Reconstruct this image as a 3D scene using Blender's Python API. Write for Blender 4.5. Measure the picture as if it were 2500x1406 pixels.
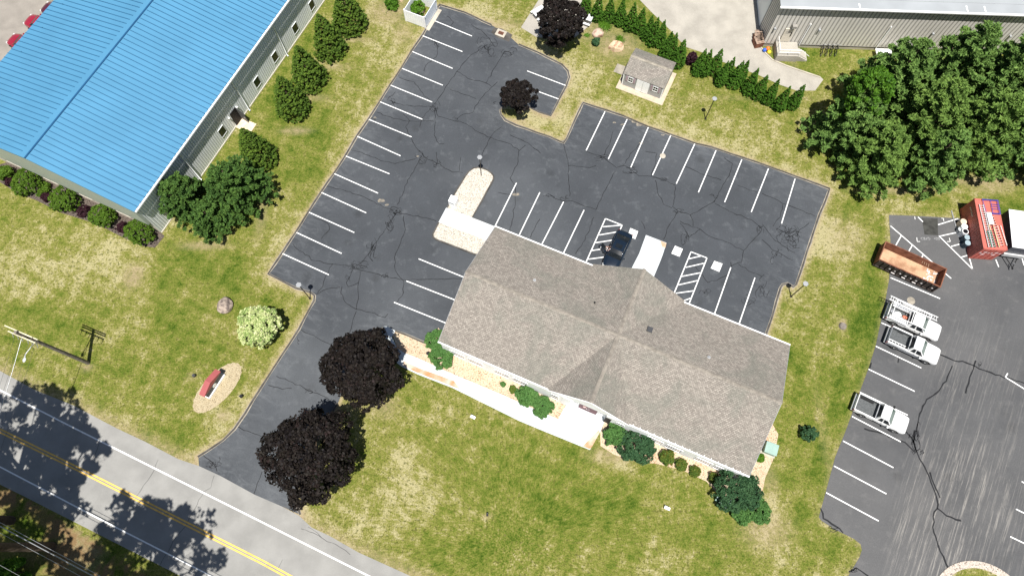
import bpy, math, random
import numpy as np
from mathutils import Vector, Matrix
R = math.radians
for o in list(bpy.data.objects): bpy.data.objects.remove(o)
S = bpy.context.scene
COL = S.collection
# ------------------------------------------------------------------ camera, sky, sun, exposure
FPX, CAMH, ND = 1667.0, 68.0, 617.0
TILT = math.atan(ND / FPX)
cam = bpy.data.cameras.new('camera'); camo = bpy.data.objects.new('camera', cam); COL.objects.link(camo)
camo.location = (0, 0, CAMH); camo.rotation_euler = (TILT, 0, 0)
cam.sensor_width = 36; cam.lens = 36 * FPX / 2500; cam.clip_start = 1; cam.clip_end = 3000
S.camera = camo
SUN_EL, SUN_DIR = R(72.2), (0.07, -1.0)
w = bpy.data.worlds.new('World'); S.world = w; w.use_nodes = True
nt = w.node_tree; bg = nt.nodes['Background']
sky = nt.nodes.new('ShaderNodeTexSky'); sky.sky_type = 'NISHITA'; sky.sun_disc = False
sky.sun_elevation = SUN_EL; sky.sun_rotation = math.pi - math.atan2(SUN_DIR[0], -SUN_DIR[1])
nt.links.new(sky.outputs[0], bg.inputs[0]); bg.inputs[1].default_value = 0.05
sl = bpy.data.lights.new('sun', 'SUN'); sl.energy = 5.0; sl.angle = R(0.5); sl.color = (1.0, 0.965, 0.91)
so = bpy.data.objects.new('sun', sl); COL.objects.link(so)
sd = Vector((SUN_DIR[0], SUN_DIR[1], 0)).normalized() * math.cos(SUN_EL) + Vector((0, 0, math.sin(SUN_EL)))
so.rotation_euler = sd.to_track_quat('Z', 'Y').to_euler(); so.location = (0, 0, 90)
S.view_settings.view_transform = 'Standard'; S.view_settings.look = 'None'
S.view_settings.gamma = 1; S.view_settings.exposure = 0.45
S.render.engine = 'CYCLES'
S.render.resolution_x = 1024; S.render.resolution_y = 575

# ------------------------------------------------------------------ photo pixel -> place on the ground (or at height z)
_up = Vector((0, math.cos(TILT), math.sin(TILT))); _fw = Vector((0, math.sin(TILT), -math.cos(TILT)))
def at(u, v, z=0.0):
    d = _fw + Vector((1, 0, 0)) * ((u - 1250) / FPX) - _up * ((v - 703) / FPX)
    k = (CAMH - z) / -d.z
    return Vector((d.x * k, d.y * k, z))
def P2(l, z=0.0): return [at(u, v, z) for u, v in l]
rng = np.random.default_rng(7); random.seed(7)

# ------------------------------------------------------------------ properties
def tag(o, label=None, cat=None, group=None, kind=None):
    if label: o['label'] = label
    if cat: o['category'] = cat
    if group: o['group'] = group
    if kind: o['kind'] = kind
    return o
def thing(name, label, cat, loc=(0, 0, 0), rz=0.0, group=None):
    o = bpy.data.objects.new(name, None); COL.objects.link(o); o.location = loc; o.rotation_euler = (0, 0, rz)
    o.empty_display_size = 0.3
    return tag(o, label, cat, group)
def copy_tree(o, parent=None):
    c = o.copy(); COL.objects.link(c); c.parent = parent
    for ch in o.children: copy_tree(ch, c)
    return c

# ------------------------------------------------------------------ materials
def mat(name, col, rough=0.8, metal=0.0, var=0.12, scale=1.5, bump=0.0, bscale=8.0, spec=0.3, col2=None, lo=0.35, hi=0.65, coat=0.0, fine=0.0, fscale=40.0):
    m = bpy.data.materials.new(name); m.use_nodes = True; t = m.node_tree; b = t.nodes['Principled BSDF']
    b.inputs['Roughness'].default_value = rough; b.inputs['Metallic'].default_value = metal
    b.inputs['Specular IOR Level'].default_value = spec; b.inputs['Coat Weight'].default_value = coat
    tc = t.nodes.new('ShaderNodeTexCoord'); n = t.nodes.new('ShaderNodeTexNoise'); n.inputs['Scale'].default_value = scale; n.inputs['Detail'].default_value = 6
    t.links.new(tc.outputs['Object'], n.inputs['Vector'])
    r = t.nodes.new('ShaderNodeValToRGB'); e = r.color_ramp.elements
    c2 = col2 or tuple(c * (1 - var) for c in col); c1 = col if col2 else tuple(min(1, c * (1 + var)) for c in col)
    e[0].position = lo; e[0].color = (*c2, 1); e[1].position = hi; e[1].color = (*c1, 1)
    t.links.new(n.outputs['Fac'], r.inputs['Fac']); out = r.outputs['Color']
    if fine:
        n3 = t.nodes.new('ShaderNodeTexNoise'); n3.inputs['Scale'].default_value = fscale; n3.inputs['Detail'].default_value = 2
        t.links.new(tc.outputs['Object'], n3.inputs['Vector'])
        mr = t.nodes.new('ShaderNodeMapRange'); mr.inputs[1].default_value = 0.3; mr.inputs[2].default_value = 0.7
        mr.inputs[3].default_value = 1 - fine; mr.inputs[4].default_value = 1 + fine; t.links.new(n3.outputs['Fac'], mr.inputs[0])
        mx = t.nodes.new('ShaderNodeVectorMath'); mx.operation = 'SCALE'
        t.links.new(out, mx.inputs[0]); t.links.new(mr.outputs[0], mx.inputs['Scale']); out = mx.outputs[0]
    t.links.new(out, b.inputs['Base Color'])
    if bump:
        n2 = t.nodes.new('ShaderNodeTexNoise'); n2.inputs['Scale'].default_value = bscale; n2.inputs['Detail'].default_value = 4
        t.links.new(tc.outputs['Object'], n2.inputs['Vector'])
        bp = t.nodes.new('ShaderNodeBump'); bp.inputs['Strength'].default_value = bump; bp.inputs['Distance'].default_value = 0.05
        t.links.new(n2.outputs['Fac'], bp.inputs['Height']); t.links.new(bp.outputs[0], b.inputs['Normal'])
    return m

class G:
    """small node-graph helper"""
    def __init__(s, name, rough=0.9, spec=0.2):
        s.m = bpy.data.materials.new(name); s.m.use_nodes = True; s.t = s.m.node_tree; s.b = s.t.nodes['Principled BSDF']
        s.b.inputs['Roughness'].default_value = rough; s.b.inputs['Specular IOR Level'].default_value = spec
        s.tc = s.t.nodes.new('ShaderNodeTexCoord')
    def N(s, k, **kw):
        n = s.t.nodes.new(k)
        for a, b in kw.items(): setattr(n, a, b)
        return n
    def L(s, a, b): s.t.links.new(a, b)
    def noise(s, scale, detail=4, vec=None, rough=0.5, dist=0.0):
        n = s.N('ShaderNodeTexNoise'); n.inputs['Scale'].default_value = scale; n.inputs['Detail'].default_value = detail
        n.inputs['Roughness'].default_value = rough; n.inputs['Distortion'].default_value = dist
        s.L(vec or s.tc.outputs['Object'], n.inputs['Vector']); return n.outputs['Fac']
    def rng(s, x, a, b, c=0.0, d=1.0):
        n = s.N('ShaderNodeMapRange'); 
        for i, v in enumerate((a, b, c, d)): n.inputs[i + 1].default_value = v
        s.L(x, n.inputs[0]); return n.outputs[0]
    def mix(s, f, a, b):
        n = s.N('ShaderNodeMix', data_type='RGBA')
        for sock, v in ((n.inputs[0], f), (n.inputs[6], a), (n.inputs[7], b)):
            if isinstance(v, (int, float)): sock.default_value = v
            elif isinstance(v, tuple): sock.default_value = (*v, 1)
            else: s.L(v, sock)
        return n.outputs[2]
    def math(s, op, a, b=0.0):
        n = s.N('ShaderNodeMath', operation=op)
        for i, v in enumerate((a, b)):
            if isinstance(v, (int, float)): n.inputs[i].default_value = v
            else: s.L(v, n.inputs[i])
        return n.outputs[0]
    def attr(s, name):
        n = s.N('ShaderNodeAttribute', attribute_name=name); return n.outputs['Fac']
    def map(s, rz=0.0, sc=(1, 1, 1), src=None):
        # coordinates measured along the direction rz and across it, then scaled
        cb = s.N('ShaderNodeCombineXYZ'); c, n_ = math.cos(rz), math.sin(rz)
        for i, v in enumerate(((c*sc[0], n_*sc[0], 0), (-n_*sc[1], c*sc[1], 0))):
            d = s.N('ShaderNodeVectorMath', operation='DOT_PRODUCT'); s.L(src or s.tc.outputs['Object'], d.inputs[0]); d.inputs[1].default_value = v; s.L(d.outputs['Value'], cb.inputs[i])
        return cb.outputs[0]
    def scale(s, c, f):
        n = s.N('ShaderNodeVectorMath', operation='SCALE'); s.L(c, n.inputs[0]); s.L(f, n.inputs['Scale']); return n.outputs[0]
    def bump(s, h, st=0.5, d=0.05):
        n = s.N('ShaderNodeBump'); n.inputs['Strength'].default_value = st; n.inputs['Distance'].default_value = d
        s.L(h, n.inputs['Height']); s.L(n.outputs[0], s.b.inputs['Normal'])
    def done(s, c): s.L(c, s.b.inputs['Base Color']); return s.m

def grass_material():
    g = G('grass', 0.95, 0.1)
    big = g.noise(0.11, 5, rough=0.6, dist=0.6); mid = g.noise(0.42, 5, rough=0.62, dist=0.4); sm = g.noise(1.7, 4, rough=0.6); fine = g.noise(6.5, 3, rough=0.7); spk = g.noise(3.1, 2)
    wv = g.N('ShaderNodeTexWave'); wv.wave_type = 'BANDS'; wv.inputs['Scale'].default_value = 0.17; wv.inputs['Distortion'].default_value = 2.5; wv.inputs['Detail'].default_value = 3; wv.inputs['Detail Scale'].default_value = 0.6
    g.L(g.map(R(-24)), wv.inputs['Vector']); wv2 = g.N('ShaderNodeTexWave'); wv2.bands_direction = 'Y'; wv2.inputs['Scale'].default_value = 0.2; wv2.inputs['Distortion'].default_value = 3.0; g.L(g.map(R(-24)), wv2.inputs['Vector'])
    mow = g.math('ADD', g.math('MULTIPLY', wv.outputs['Fac'], 0.55), g.math('MULTIPLY', wv2.outputs['Fac'], 0.45))
    dry = g.attr('dry'); grn = g.attr('lush'); bare = g.attr('bare')
    f = g.math('ADD', g.math('MULTIPLY', big, 0.62), g.math('MULTIPLY', mid, 0.95))
    f = g.math('ADD', f, g.math('MULTIPLY', mow, 0.17)); f = g.math('ADD', f, g.math('MULTIPLY', sm, 0.75))
    f = g.math('ADD', f, g.math('MULTIPLY', g.noise(3.3, 3, rough=0.7), 0.75))
    f = g.math('ADD', f, g.math('MULTIPLY', fine, 0.95))            # mean about 2.3
    f = g.math('ADD', f, g.math('MULTIPLY', dry, 0.32)); f = g.math('SUBTRACT', f, g.math('MULTIPLY', grn, 0.30))
    r = g.N('ShaderNodeValToRGB'); g.L(g.rng(f, 1.64, 2.47), r.inputs[0]); e = r.color_ramp.elements
    e[0].position = 0.0; e[0].color = (0.038, 0.074, 0.006, 1); e[1].position = 1.0; e[1].color = (0.36, 0.325, 0.17, 1)
    for p, c in ((0.22, (0.082, 0.118, 0.014)), (0.45, (0.135, 0.155, 0.027)), (0.66, (0.188, 0.185, 0.046)), (0.83, (0.262, 0.242, 0.095))):
        k = e.new(p); k.color = (*c, 1)
    c = g.scale(r.outputs[0], g.rng(g.noise(9.5, 2), 0.3, 0.7, 0.72, 1.28))
    tuft = g.math('MULTIPLY', g.rng(g.noise(3.6, 2), 0.56, 0.66), g.rng(f, 1.7, 2.1))
    c = g.mix(g.math('MULTIPLY', tuft, 0.7), c, (0.062, 0.070, 0.014))  # darker tufts, their small shadows put into the colour too
    bf = g.math('MULTIPLY', bare, g.rng(g.math('ADD', sm, fine), 0.75, 1.15, 0.35, 1.0))
    bc = g.mix(g.noise(9, 3), (0.25, 0.18, 0.11), (0.42, 0.34, 0.22))
    c = g.mix(g.math('MINIMUM', bf, 1.0), c, bc)
    lit = g.attr('litter'); c = g.mix(g.math('MULTIPLY', lit, g.rng(mid, 0.42, 0.55)), c, g.mix(fine, (0.13, 0.085, 0.04), (0.30, 0.2, 0.10)))
    g.bump(g.math('ADD', g.noise(7, 3), g.math('MULTIPLY', spk, 0.8)), 0.7, 0.12)
    return g.done(c)

def asphalt_material(name, base, light, streaks=False):
    g = G(name, 0.85, 0.25)
    a = g.noise(0.18, 5, rough=0.6); b = g.noise(0.9, 5, rough=0.65); fine = g.noise(22, 2)
    c = g.mix(g.rng(a, 0.35, 0.68), base, tuple(x * 1.25 for x in base))
    c = g.mix(g.math('MULTIPLY', g.rng(b, 0.55, 0.75), 0.35), c, light)
    ed = g.attr('edge'); wisp = g.noise(0.8, 5, vec=g.map(R(-24), (0.6, 1.5, 1)), rough=0.7, dist=1.2)
    c = g.mix(g.math('MULTIPLY', ed, g.math('MULTIPLY', g.rng(wisp, 0.45, 0.72), 0.55)), c, light)
    vo = g.N('ShaderNodeTexVoronoi'); vo.inputs['Scale'].default_value = 0.42; g.L(g.tc.outputs['Object'], vo.inputs['Vector'])
    oil = g.math('MULTIPLY', g.rng(g.math('ADD', vo.outputs['Distance'], g.math('MULTIPLY', g.noise(2.5, 4), 0.25)), 0.22, 0.42, 1.0, 0.0), g.rng(g.noise(0.3, 2), 0.45, 0.6)); c = g.mix(g.math('MULTIPLY', oil, 0.45), c, (0.028, 0.03, 0.032))
    c = g.mix(g.math('MULTIPLY', g.rng(g.noise(0.05, 3), 0.45, 0.6), 0.22), c, light)
    dust = g.noise(5.0, 3); c = g.mix(g.math('MULTIPLY', g.rng(dust, 0.70, 0.78), 0.35), c, (0.26, 0.25, 0.23))
    if streaks:
        v = g.map(R(62), (0.12, 3.3, 1)); s1 = g.noise(1.2, 5, vec=v, rough=0.7); s2 = g.noise(3.4, 4, vec=v, rough=0.7)
        wa = g.attr('wear')
        c = g.mix(g.math('MULTIPLY', g.rng(a, 0.3, 0.6, 0.25, 0.5), g.math('ADD', 0.5, g.math('MULTIPLY', wa, 0.5))), c, (0.15, 0.143, 0.136))
        sf = g.math('MULTIPLY', g.math('MULTIPLY', g.rng(s1, 0.49, 0.60), g.rng(s2, 0.44, 0.56)), g.math('MINIMUM', g.math('MULTIPLY', wa, 1.7), 1.0))
        c = g.mix(g.math('MULTIPLY', sf, 0.62), c, (0.33, 0.31, 0.28))
    c = g.scale(c, g.rng(fine, 0.3, 0.7, 0.82, 1.2)); g.bump(fine, 0.25, 0.02)
    return g.done(c)

def gravel_material(name, c1, c2, dark, sc=7.0, red=None):
    g = G(name, 0.9, 0.2); v = g.N('ShaderNodeTexVoronoi'); v.inputs['Scale'].default_value = sc; g.L(g.tc.outputs['Object'], v.inputs['Vector'])
    s = g.N('ShaderNodeSeparateColor'); g.L(v.outputs['Color'], s.inputs[0])
    c = g.mix(s.outputs[0], c1, c2)
    if red: c = g.mix(g.math('MULTIPLY', g.rng(g.noise(0.35, 3), 0.54, 0.66), 0.75), c, g.mix(s.outputs[1], red, c2))
    c = g.mix(g.rng(s.outputs[2], 0.84, 0.93), c, dark); c = g.scale(c, g.rng(v.outputs['Distance'], 0.25, 0.75, 1.05, 0.75))
    g.bump(g.math('SUBTRACT', 1.0, v.outputs['Distance']), 0.7, 0.06); return g.done(c)

def shingle_material():
    g = G('shingles', 0.92, 0.15); uv = g.N('ShaderNodeUVMap').outputs[0]
    br = g.N('ShaderNodeTexBrick'); g.L(uv, br.inputs['Vector']); br.offset = 0.5
    for k, v in (('Scale', 1.0), ('Brick Width', 0.24), ('Row Height', 0.15), ('Mortar Size', 0.018), ('Bias', 0.0), ('Mortar Smooth', 0.3)): br.inputs[k].default_value = v
    br.inputs['Color1'].default_value = (0.355, 0.32, 0.278, 1); br.inputs['Color2'].default_value = (0.225, 0.20, 0.175, 1); br.inputs['Mortar'].default_value = (0.15, 0.134, 0.118, 1)
    st = g.noise(0.28, 5, rough=0.65, dist=0.8); sp = g.noise(9, 3)
    c = g.mix(g.math('MULTIPLY', g.rng(st, 0.44, 0.64), 0.62), br.outputs[0], (0.165, 0.168, 0.142))
    c = g.mix(g.math('MULTIPLY', g.rng(g.noise(0.7, 5, rough=0.7), 0.58, 0.72), 0.15), c, (0.15, 0.136, 0.12))
    c = g.scale(c, g.rng(sp, 0.3, 0.7, 0.8, 1.2)); g.bump(br.outputs['Fac'], 0.3, 0.02); return g.done(c)

def leaf_material(name, cols, rough=0.6, trans=0.25):
    g = G(name, rough, 0.25); geo = g.N('ShaderNodeNewGeometry')
    r = g.N('ShaderNodeValToRGB'); e = r.color_ramp.elements; n = len(cols)
    e[0].color = (*cols[0], 1); e[0].position = 0; e[1].color = (*cols[-1], 1); e[1].position = 1
    for i in range(1, n - 1): k = e.new(i / (n - 1)); k.color = (*cols[i], 1)
    f = g.math('ADD', g.math('MULTIPLY', geo.outputs['Random Per Island'], 0.6), g.math('MULTIPLY', g.rng(g.noise(0.9, 4), 0.3, 0.7), 0.4)); g.L(f, r.inputs[0])
    g.L(r.outputs[0], g.b.inputs['Base Color'])
    tr = g.N('ShaderNodeBsdfTranslucent'); g.L(r.outputs[0], tr.inputs[0]); mx = g.N('ShaderNodeMixShader'); mx.inputs[0].default_value = trans
    out = g.t.nodes['Material Output']; g.L(g.b.outputs[0], mx.inputs[1]); g.L(tr.outputs[0], mx.inputs[2]); g.L(mx.outputs[0], out.inputs[0]); return g.m

M = {}
M['grass'] = grass_material()
M['lot'] = asphalt_material('sealed_asphalt', (0.051, 0.056, 0.063), (0.17, 0.18, 0.19))
M['lot2'] = asphalt_material('worn_asphalt', (0.058, 0.061, 0.066), (0.19, 0.185, 0.18), True)
def road_material(name, c, var=0.1, fscale=30):
    return mat(name, c, 0.9, var=var, scale=0.5, bump=0.2, bscale=30, fine=0.14, fscale=fscale)
M['road'] = road_material('road_asphalt', (0.275, 0.27, 0.255))
M['shoulder'] = road_material('shoulder_asphalt', (0.32, 0.31, 0.29))
M['yard'] = road_material('grey_yard', (0.27, 0.245, 0.215), 0.12)
M['drive'] = road_material('pale_drive', (0.37, 0.345, 0.30), 0.12, 18)
M['white_paint'] = mat('white_paint', (0.86, 0.86, 0.84), 0.6, var=0.1, scale=3, col2=(0.55, 0.55, 0.54), lo=0.22, hi=0.42)
M['yellow_paint'] = mat('yellow_paint', (0.80, 0.50, 0.12), 0.7, var=0.15, scale=3)
M['teal_paint'] = mat('teal_paint', (0.35, 0.72, 0.66), 0.7, var=0.1)
M['seal'] = mat('tar', (0.012, 0.013, 0.015), 0.7, var=0.2)
M['concrete'] = mat('concrete', (0.56, 0.595, 0.605), 0.85, var=0.08, scale=0.6, bump=0.1, bscale=20, fine=0.04)
M['concrete2'] = mat('old_concrete', (0.44, 0.40, 0.33), 0.9, var=0.12, scale=0.8, fine=0.08)
M['rust_stain'] = mat('rust_stain', (0.46, 0.25, 0.12), 0.9, scale=0.9, col2=(0.58, 0.48, 0.38), lo=0.4, hi=0.62)
M['curb'] = mat('curb', (0.085, 0.078, 0.07), 0.9, var=0.3, scale=1.2, fine=0.2)
M['curb_lip'] = mat('curb_lip', (0.30, 0.27, 0.22), 0.9, var=0.25, scale=1.5, fine=0.2)
M['gravel_white'] = gravel_material('white_gravel', (0.72, 0.685, 0.61), (0.5, 0.45, 0.37), (0.30, 0.25, 0.2), 13.0)
M['gravel_tan'] = gravel_material('tan_gravel', (0.57, 0.44, 0.29), (0.68, 0.56, 0.41), (0.32, 0.2, 0.12), 11.0, (0.55, 0.22, 0.09))
M['gravel_sign'] = gravel_material('sign_gravel', (0.42, 0.34, 0.21), (0.54, 0.46, 0.31), (0.30, 0.24, 0.15), 12.0)
M['mulch'] = gravel_material('mulch', (0.085, 0.065, 0.055), (0.16, 0.13, 0.11), (0.03, 0.025, 0.02), 8.0)
M['shingle'] = shingle_material()
M['white'] = mat('white_siding', (0.93, 0.93, 0.92), 0.55, var=0.04)
M['white_vinyl'] = mat('white_vinyl', (0.95, 0.95, 0.96), 0.4, var=0.03)
M['blue_roof'] = mat('blue_roof', (0.075, 0.235, 0.385), 0.55, var=0.05, scale=0.25, spec=0.25)
M['blue_seam'] = mat('blue_seam', (0.028, 0.11, 0.21), 0.45, var=0.05)  # darker blue ribs: seam shadow lines put into the colour
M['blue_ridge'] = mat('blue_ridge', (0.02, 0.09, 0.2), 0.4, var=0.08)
M['wall_metal'] = mat('pale_metal_wall', (0.84, 0.87, 0.87), 0.5, var=0.05, scale=0.4)
M['wall_groove_shade'] = mat('wall_groove_shade', (0.52, 0.56, 0.58), 0.6, var=0.1)  # darker metal: shade inside the wall grooves put into the colour
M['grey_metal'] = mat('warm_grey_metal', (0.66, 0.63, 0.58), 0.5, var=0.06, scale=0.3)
M['grey_groove'] = mat('grey_groove', (0.30, 0.285, 0.26), 0.6)  # groove faces with their shade in the colour; small fittings reuse it
M['band'] = mat('pale_band', (0.42, 0.46, 0.41), 0.5, var=0.04)
M['cream'] = mat('cream_wall', (0.62, 0.57, 0.48), 0.7, var=0.06)
M['grey_roof'] = mat('grey_metal_roof', (0.34, 0.36, 0.375), 0.45, var=0.08, scale=0.3)
M['brick'] = mat('brick', (0.36, 0.19, 0.09), 0.9, var=0.25, scale=5, fine=0.2, fscale=20)
M['glass'] = mat('dark_glass', (0.012, 0.015, 0.018), 0.12, var=0.2, spec=0.6)
M['glass_grey'] = mat('grey_glass', (0.19, 0.2, 0.19), 0.2, var=0.15, spec=0.5)
M['glass_green'] = mat('green_glass', (0.06, 0.10, 0.082), 0.2, var=0.25, spec=0.35)
M['black'] = mat('black', (0.012, 0.012, 0.013), 0.6, var=0.2)
M['rubber'] = mat('rubber', (0.018, 0.018, 0.019), 0.85, var=0.2)
M['steel'] = mat('steel', (0.50, 0.51, 0.52), 0.35, 0.6, var=0.1)
M['alu'] = mat('aluminium', (0.68, 0.68, 0.67), 0.4, 0.25, var=0.08)
M['door_red'] = mat('maroon_door', (0.125, 0.022, 0.035), 0.45, var=0.15)
M['door_grey'] = mat('grey_door', (0.115, 0.12, 0.12), 0.5)
M['wood_pole'] = mat('weathered_pole', (0.20, 0.175, 0.15), 0.9, var=0.25, scale=4)
M['bark'] = mat('bark', (0.09, 0.065, 0.045), 0.95, var=0.3, scale=4)
M['arm_wood'] = mat('crossarm', (0.66, 0.6, 0.42), 0.8, var=0.12)
M['lamp_dark'] = mat('bronze_pole', (0.05, 0.042, 0.036), 0.5, 0.3)
M['lamp_grey'] = mat('lamp_cap', (0.32, 0.33, 0.34), 0.5, var=0.08)
M['rock1'] = mat('granite', (0.42, 0.34, 0.28), 0.9, scale=2.5, col2=(0.14, 0.11, 0.10), lo=0.38, hi=0.6, bump=0.6, bscale=4)
M['rock2'] = mat('pink_rock', (0.40, 0.20, 0.145), 0.9, scale=2, col2=(0.60, 0.46, 0.36), lo=0.45, hi=0.7, bump=0.6, bscale=4)
M['rock3'] = mat('tan_rock', (0.66, 0.50, 0.34), 0.9, scale=2, col2=(0.34, 0.17, 0.10), lo=0.33, hi=0.5, bump=0.6, bscale=4)
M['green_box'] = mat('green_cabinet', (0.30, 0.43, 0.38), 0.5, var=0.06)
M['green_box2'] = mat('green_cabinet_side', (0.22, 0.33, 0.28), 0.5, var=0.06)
M['truck_white'] = mat('truck_white', (0.80, 0.80, 0.79), 0.3, var=0.03, coat=0.5)
M['truck_silver'] = mat('truck_silver', (0.30, 0.31, 0.33), 0.35, 0.3, var=0.08, coat=0.4)
M['liner'] = mat('bed_liner', (0.075, 0.082, 0.085), 0.7, scale=5, col2=(0.12, 0.127, 0.13), lo=0.35, hi=0.7)
M['navy'] = mat('car_navy', (0.012, 0.022, 0.038), 0.16, 0.35, var=0.08, coat=1.0, spec=0.6)
M['car_red'] = mat('car_red', (0.30, 0.012, 0.03), 0.2, var=0.08, coat=1.0)
M['car_maroon'] = mat('car_maroon', (0.085, 0.01, 0.022), 0.2, var=0.08, coat=1.0)
M['tail_red'] = mat('tail_light', (0.16, 0.008, 0.012), 0.25, coat=0.6)
M['lamp_clear'] = mat('lamp_lens', (0.7, 0.72, 0.72), 0.15, coat=0.6)
M['container'] = mat('container_red', (0.50, 0.135, 0.105), 0.6, var=0.08, scale=0.9, fine=0.05)
M['cont_trim'] = mat('container_trim', (0.36, 0.075, 0.06), 0.6, var=0.15)
M['rust'] = mat('rusty_steel', (0.135, 0.052, 0.03), 0.85, scale=1.6, col2=(0.24, 0.10, 0.06), lo=0.4, hi=0.62, fine=0.15)
M['rust_floor'] = mat('worn_bin_floor', (0.52, 0.34, 0.21), 0.85, scale=0.9, col2=(0.27, 0.13, 0.07), lo=0.3, hi=0.58, fine=0.12, fscale=12)
M['bin_side'] = mat('bin_side', (0.045, 0.035, 0.03), 0.8, var=0.3)
M['blue_frame'] = mat('blue_frame', (0.05, 0.06, 0.35), 0.5)
M['orange'] = mat('orange_fibreglass', (0.65, 0.2, 0.12), 0.5)
M['yellow_fg'] = mat('yellow_fibreglass', (0.68, 0.6, 0.36), 0.5)
M['green_fg'] = mat('green_fibreglass', (0.03, 0.22, 0.16), 0.5)
M['drum_blue'] = mat('drum_blue', (0.05, 0.085, 0.11), 0.5); M['drum_lid'] = mat('drum_lid', (0.33, 0.42, 0.46), 0.5)
M['drum_tan'] = mat('drum_tan', (0.72, 0.58, 0.42), 0.6, var=0.15, scale=3)
M['trailer_side_shade'] = mat('trailer_side_shade', (0.07, 0.075, 0.09), 0.4)  # trailer_side: shade of the trailer's side walls put into a dark colour
M['sign_red'] = mat('sign_red', (0.37, 0.10, 0.10), 0.6, var=0.05); M['charcoal'] = mat('charcoal', (0.05, 0.052, 0.057), 0.5)
M['toy_blue'] = mat('toy_blue', (0.04, 0.13, 0.6), 0.4); M['toy_orange'] = mat('toy_orange', (0.8, 0.2, 0.04), 0.4); M['toy_yellow'] = mat('toy_yellow', (0.8, 0.62, 0.05), 0.4)
M['pallet'] = mat('pallet_wood', (0.40, 0.29, 0.22), 0.9, var=0.3, scale=4)
M['skin'] = mat('skin', (0.55, 0.33, 0.26), 0.6, var=0.05); M['cloth_pink'] = mat('cloth_pink', (0.70, 0.50, 0.48), 0.9); M['cloth_pale'] = mat('cloth_pale', (0.72, 0.68, 0.66), 0.9); M['hair'] = mat('hair', (0.05, 0.03, 0.02), 0.8)
M['maple'] = leaf_material('maple_leaves', [(0.006, 0.004, 0.005), (0.011, 0.008, 0.008), (0.018, 0.014, 0.010), (0.030, 0.015, 0.016)], 0.7, 0.12)
M['maple_red'] = leaf_material('red_maple_leaves', [(0.014, 0.005, 0.008), (0.03, 0.010, 0.013), (0.05, 0.02, 0.018)], 0.7, 0.15)
M['spruce'] = leaf_material('spruce_needles', [(0.032, 0.069, 0.012), (0.092, 0.166, 0.020), (0.173, 0.254, 0.028)], 0.8, 0.1)
M['hemlock'] = leaf_material('hemlock_needles', [(0.033, 0.083, 0.020), (0.066, 0.138, 0.026), (0.110, 0.198, 0.035)], 0.8, 0.1)
M['pine'] = leaf_material('pine_needles', [(0.070, 0.140, 0.033), (0.133, 0.236, 0.053), (0.210, 0.330, 0.078)], 0.8, 0.15)
M['arbor'] = leaf_material('arborvitae_leaves', [(0.031, 0.094, 0.009), (0.066, 0.165, 0.013), (0.110, 0.237, 0.026)], 0.8, 0.1)
M['pine2'] = leaf_material('yellowish_pine_needles', [(0.080, 0.150, 0.032), (0.153, 0.256, 0.052), (0.232, 0.355, 0.076)], 0.8, 0.2)
M['lime'] = leaf_material('lime_leaves', [(0.044, 0.131, 0.013), (0.094, 0.219, 0.018), (0.150, 0.300, 0.025)], 0.6, 0.35)
M['boxwood'] = leaf_material('round_shrub_leaves', [(0.045, 0.098, 0.009), (0.090, 0.173, 0.015), (0.150, 0.240, 0.024)], 0.7, 0.15)
M['dkshrub'] = leaf_material('dark_shrub_leaves', [(0.019, 0.065, 0.026), (0.043, 0.105, 0.043), (0.073, 0.155, 0.057)], 0.7, 0.12)
M['mshrub'] = leaf_material('green_shrub_leaves', [(0.050, 0.132, 0.033), (0.091, 0.207, 0.050), (0.149, 0.281, 0.075)], 0.7, 0.15)
M['barberry'] = leaf_material('barberry_leaves', [(0.02, 0.006, 0.012), (0.04, 0.012, 0.02), (0.07, 0.02, 0.03)], 0.7, 0.15)
M['rosebush'] = leaf_material('rose_leaves', [(0.039, 0.091, 0.016), (0.078, 0.143, 0.021), (0.130, 0.182, 0.026), (0.286, 0.039, 0.026)], 0.7, 0.15)
M['bloom'] = leaf_material('cream_blossom', [(0.07, 0.17, 0.02), (0.34, 0.48, 0.14), (0.68, 0.70, 0.36), (0.84, 0.84, 0.58)], 0.8, 0.2)
M['lily'] = leaf_material('lily_leaves', [(0.06, 0.16, 0.012), (0.12, 0.26, 0.02), (0.18, 0.34, 0.04)], 0.6, 0.3)
M['wood_tree'] = leaf_material('oak_leaves', [(0.03, 0.08, 0.008), (0.06, 0.14, 0.014), (0.10, 0.2, 0.02)], 0.6, 0.3)

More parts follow.
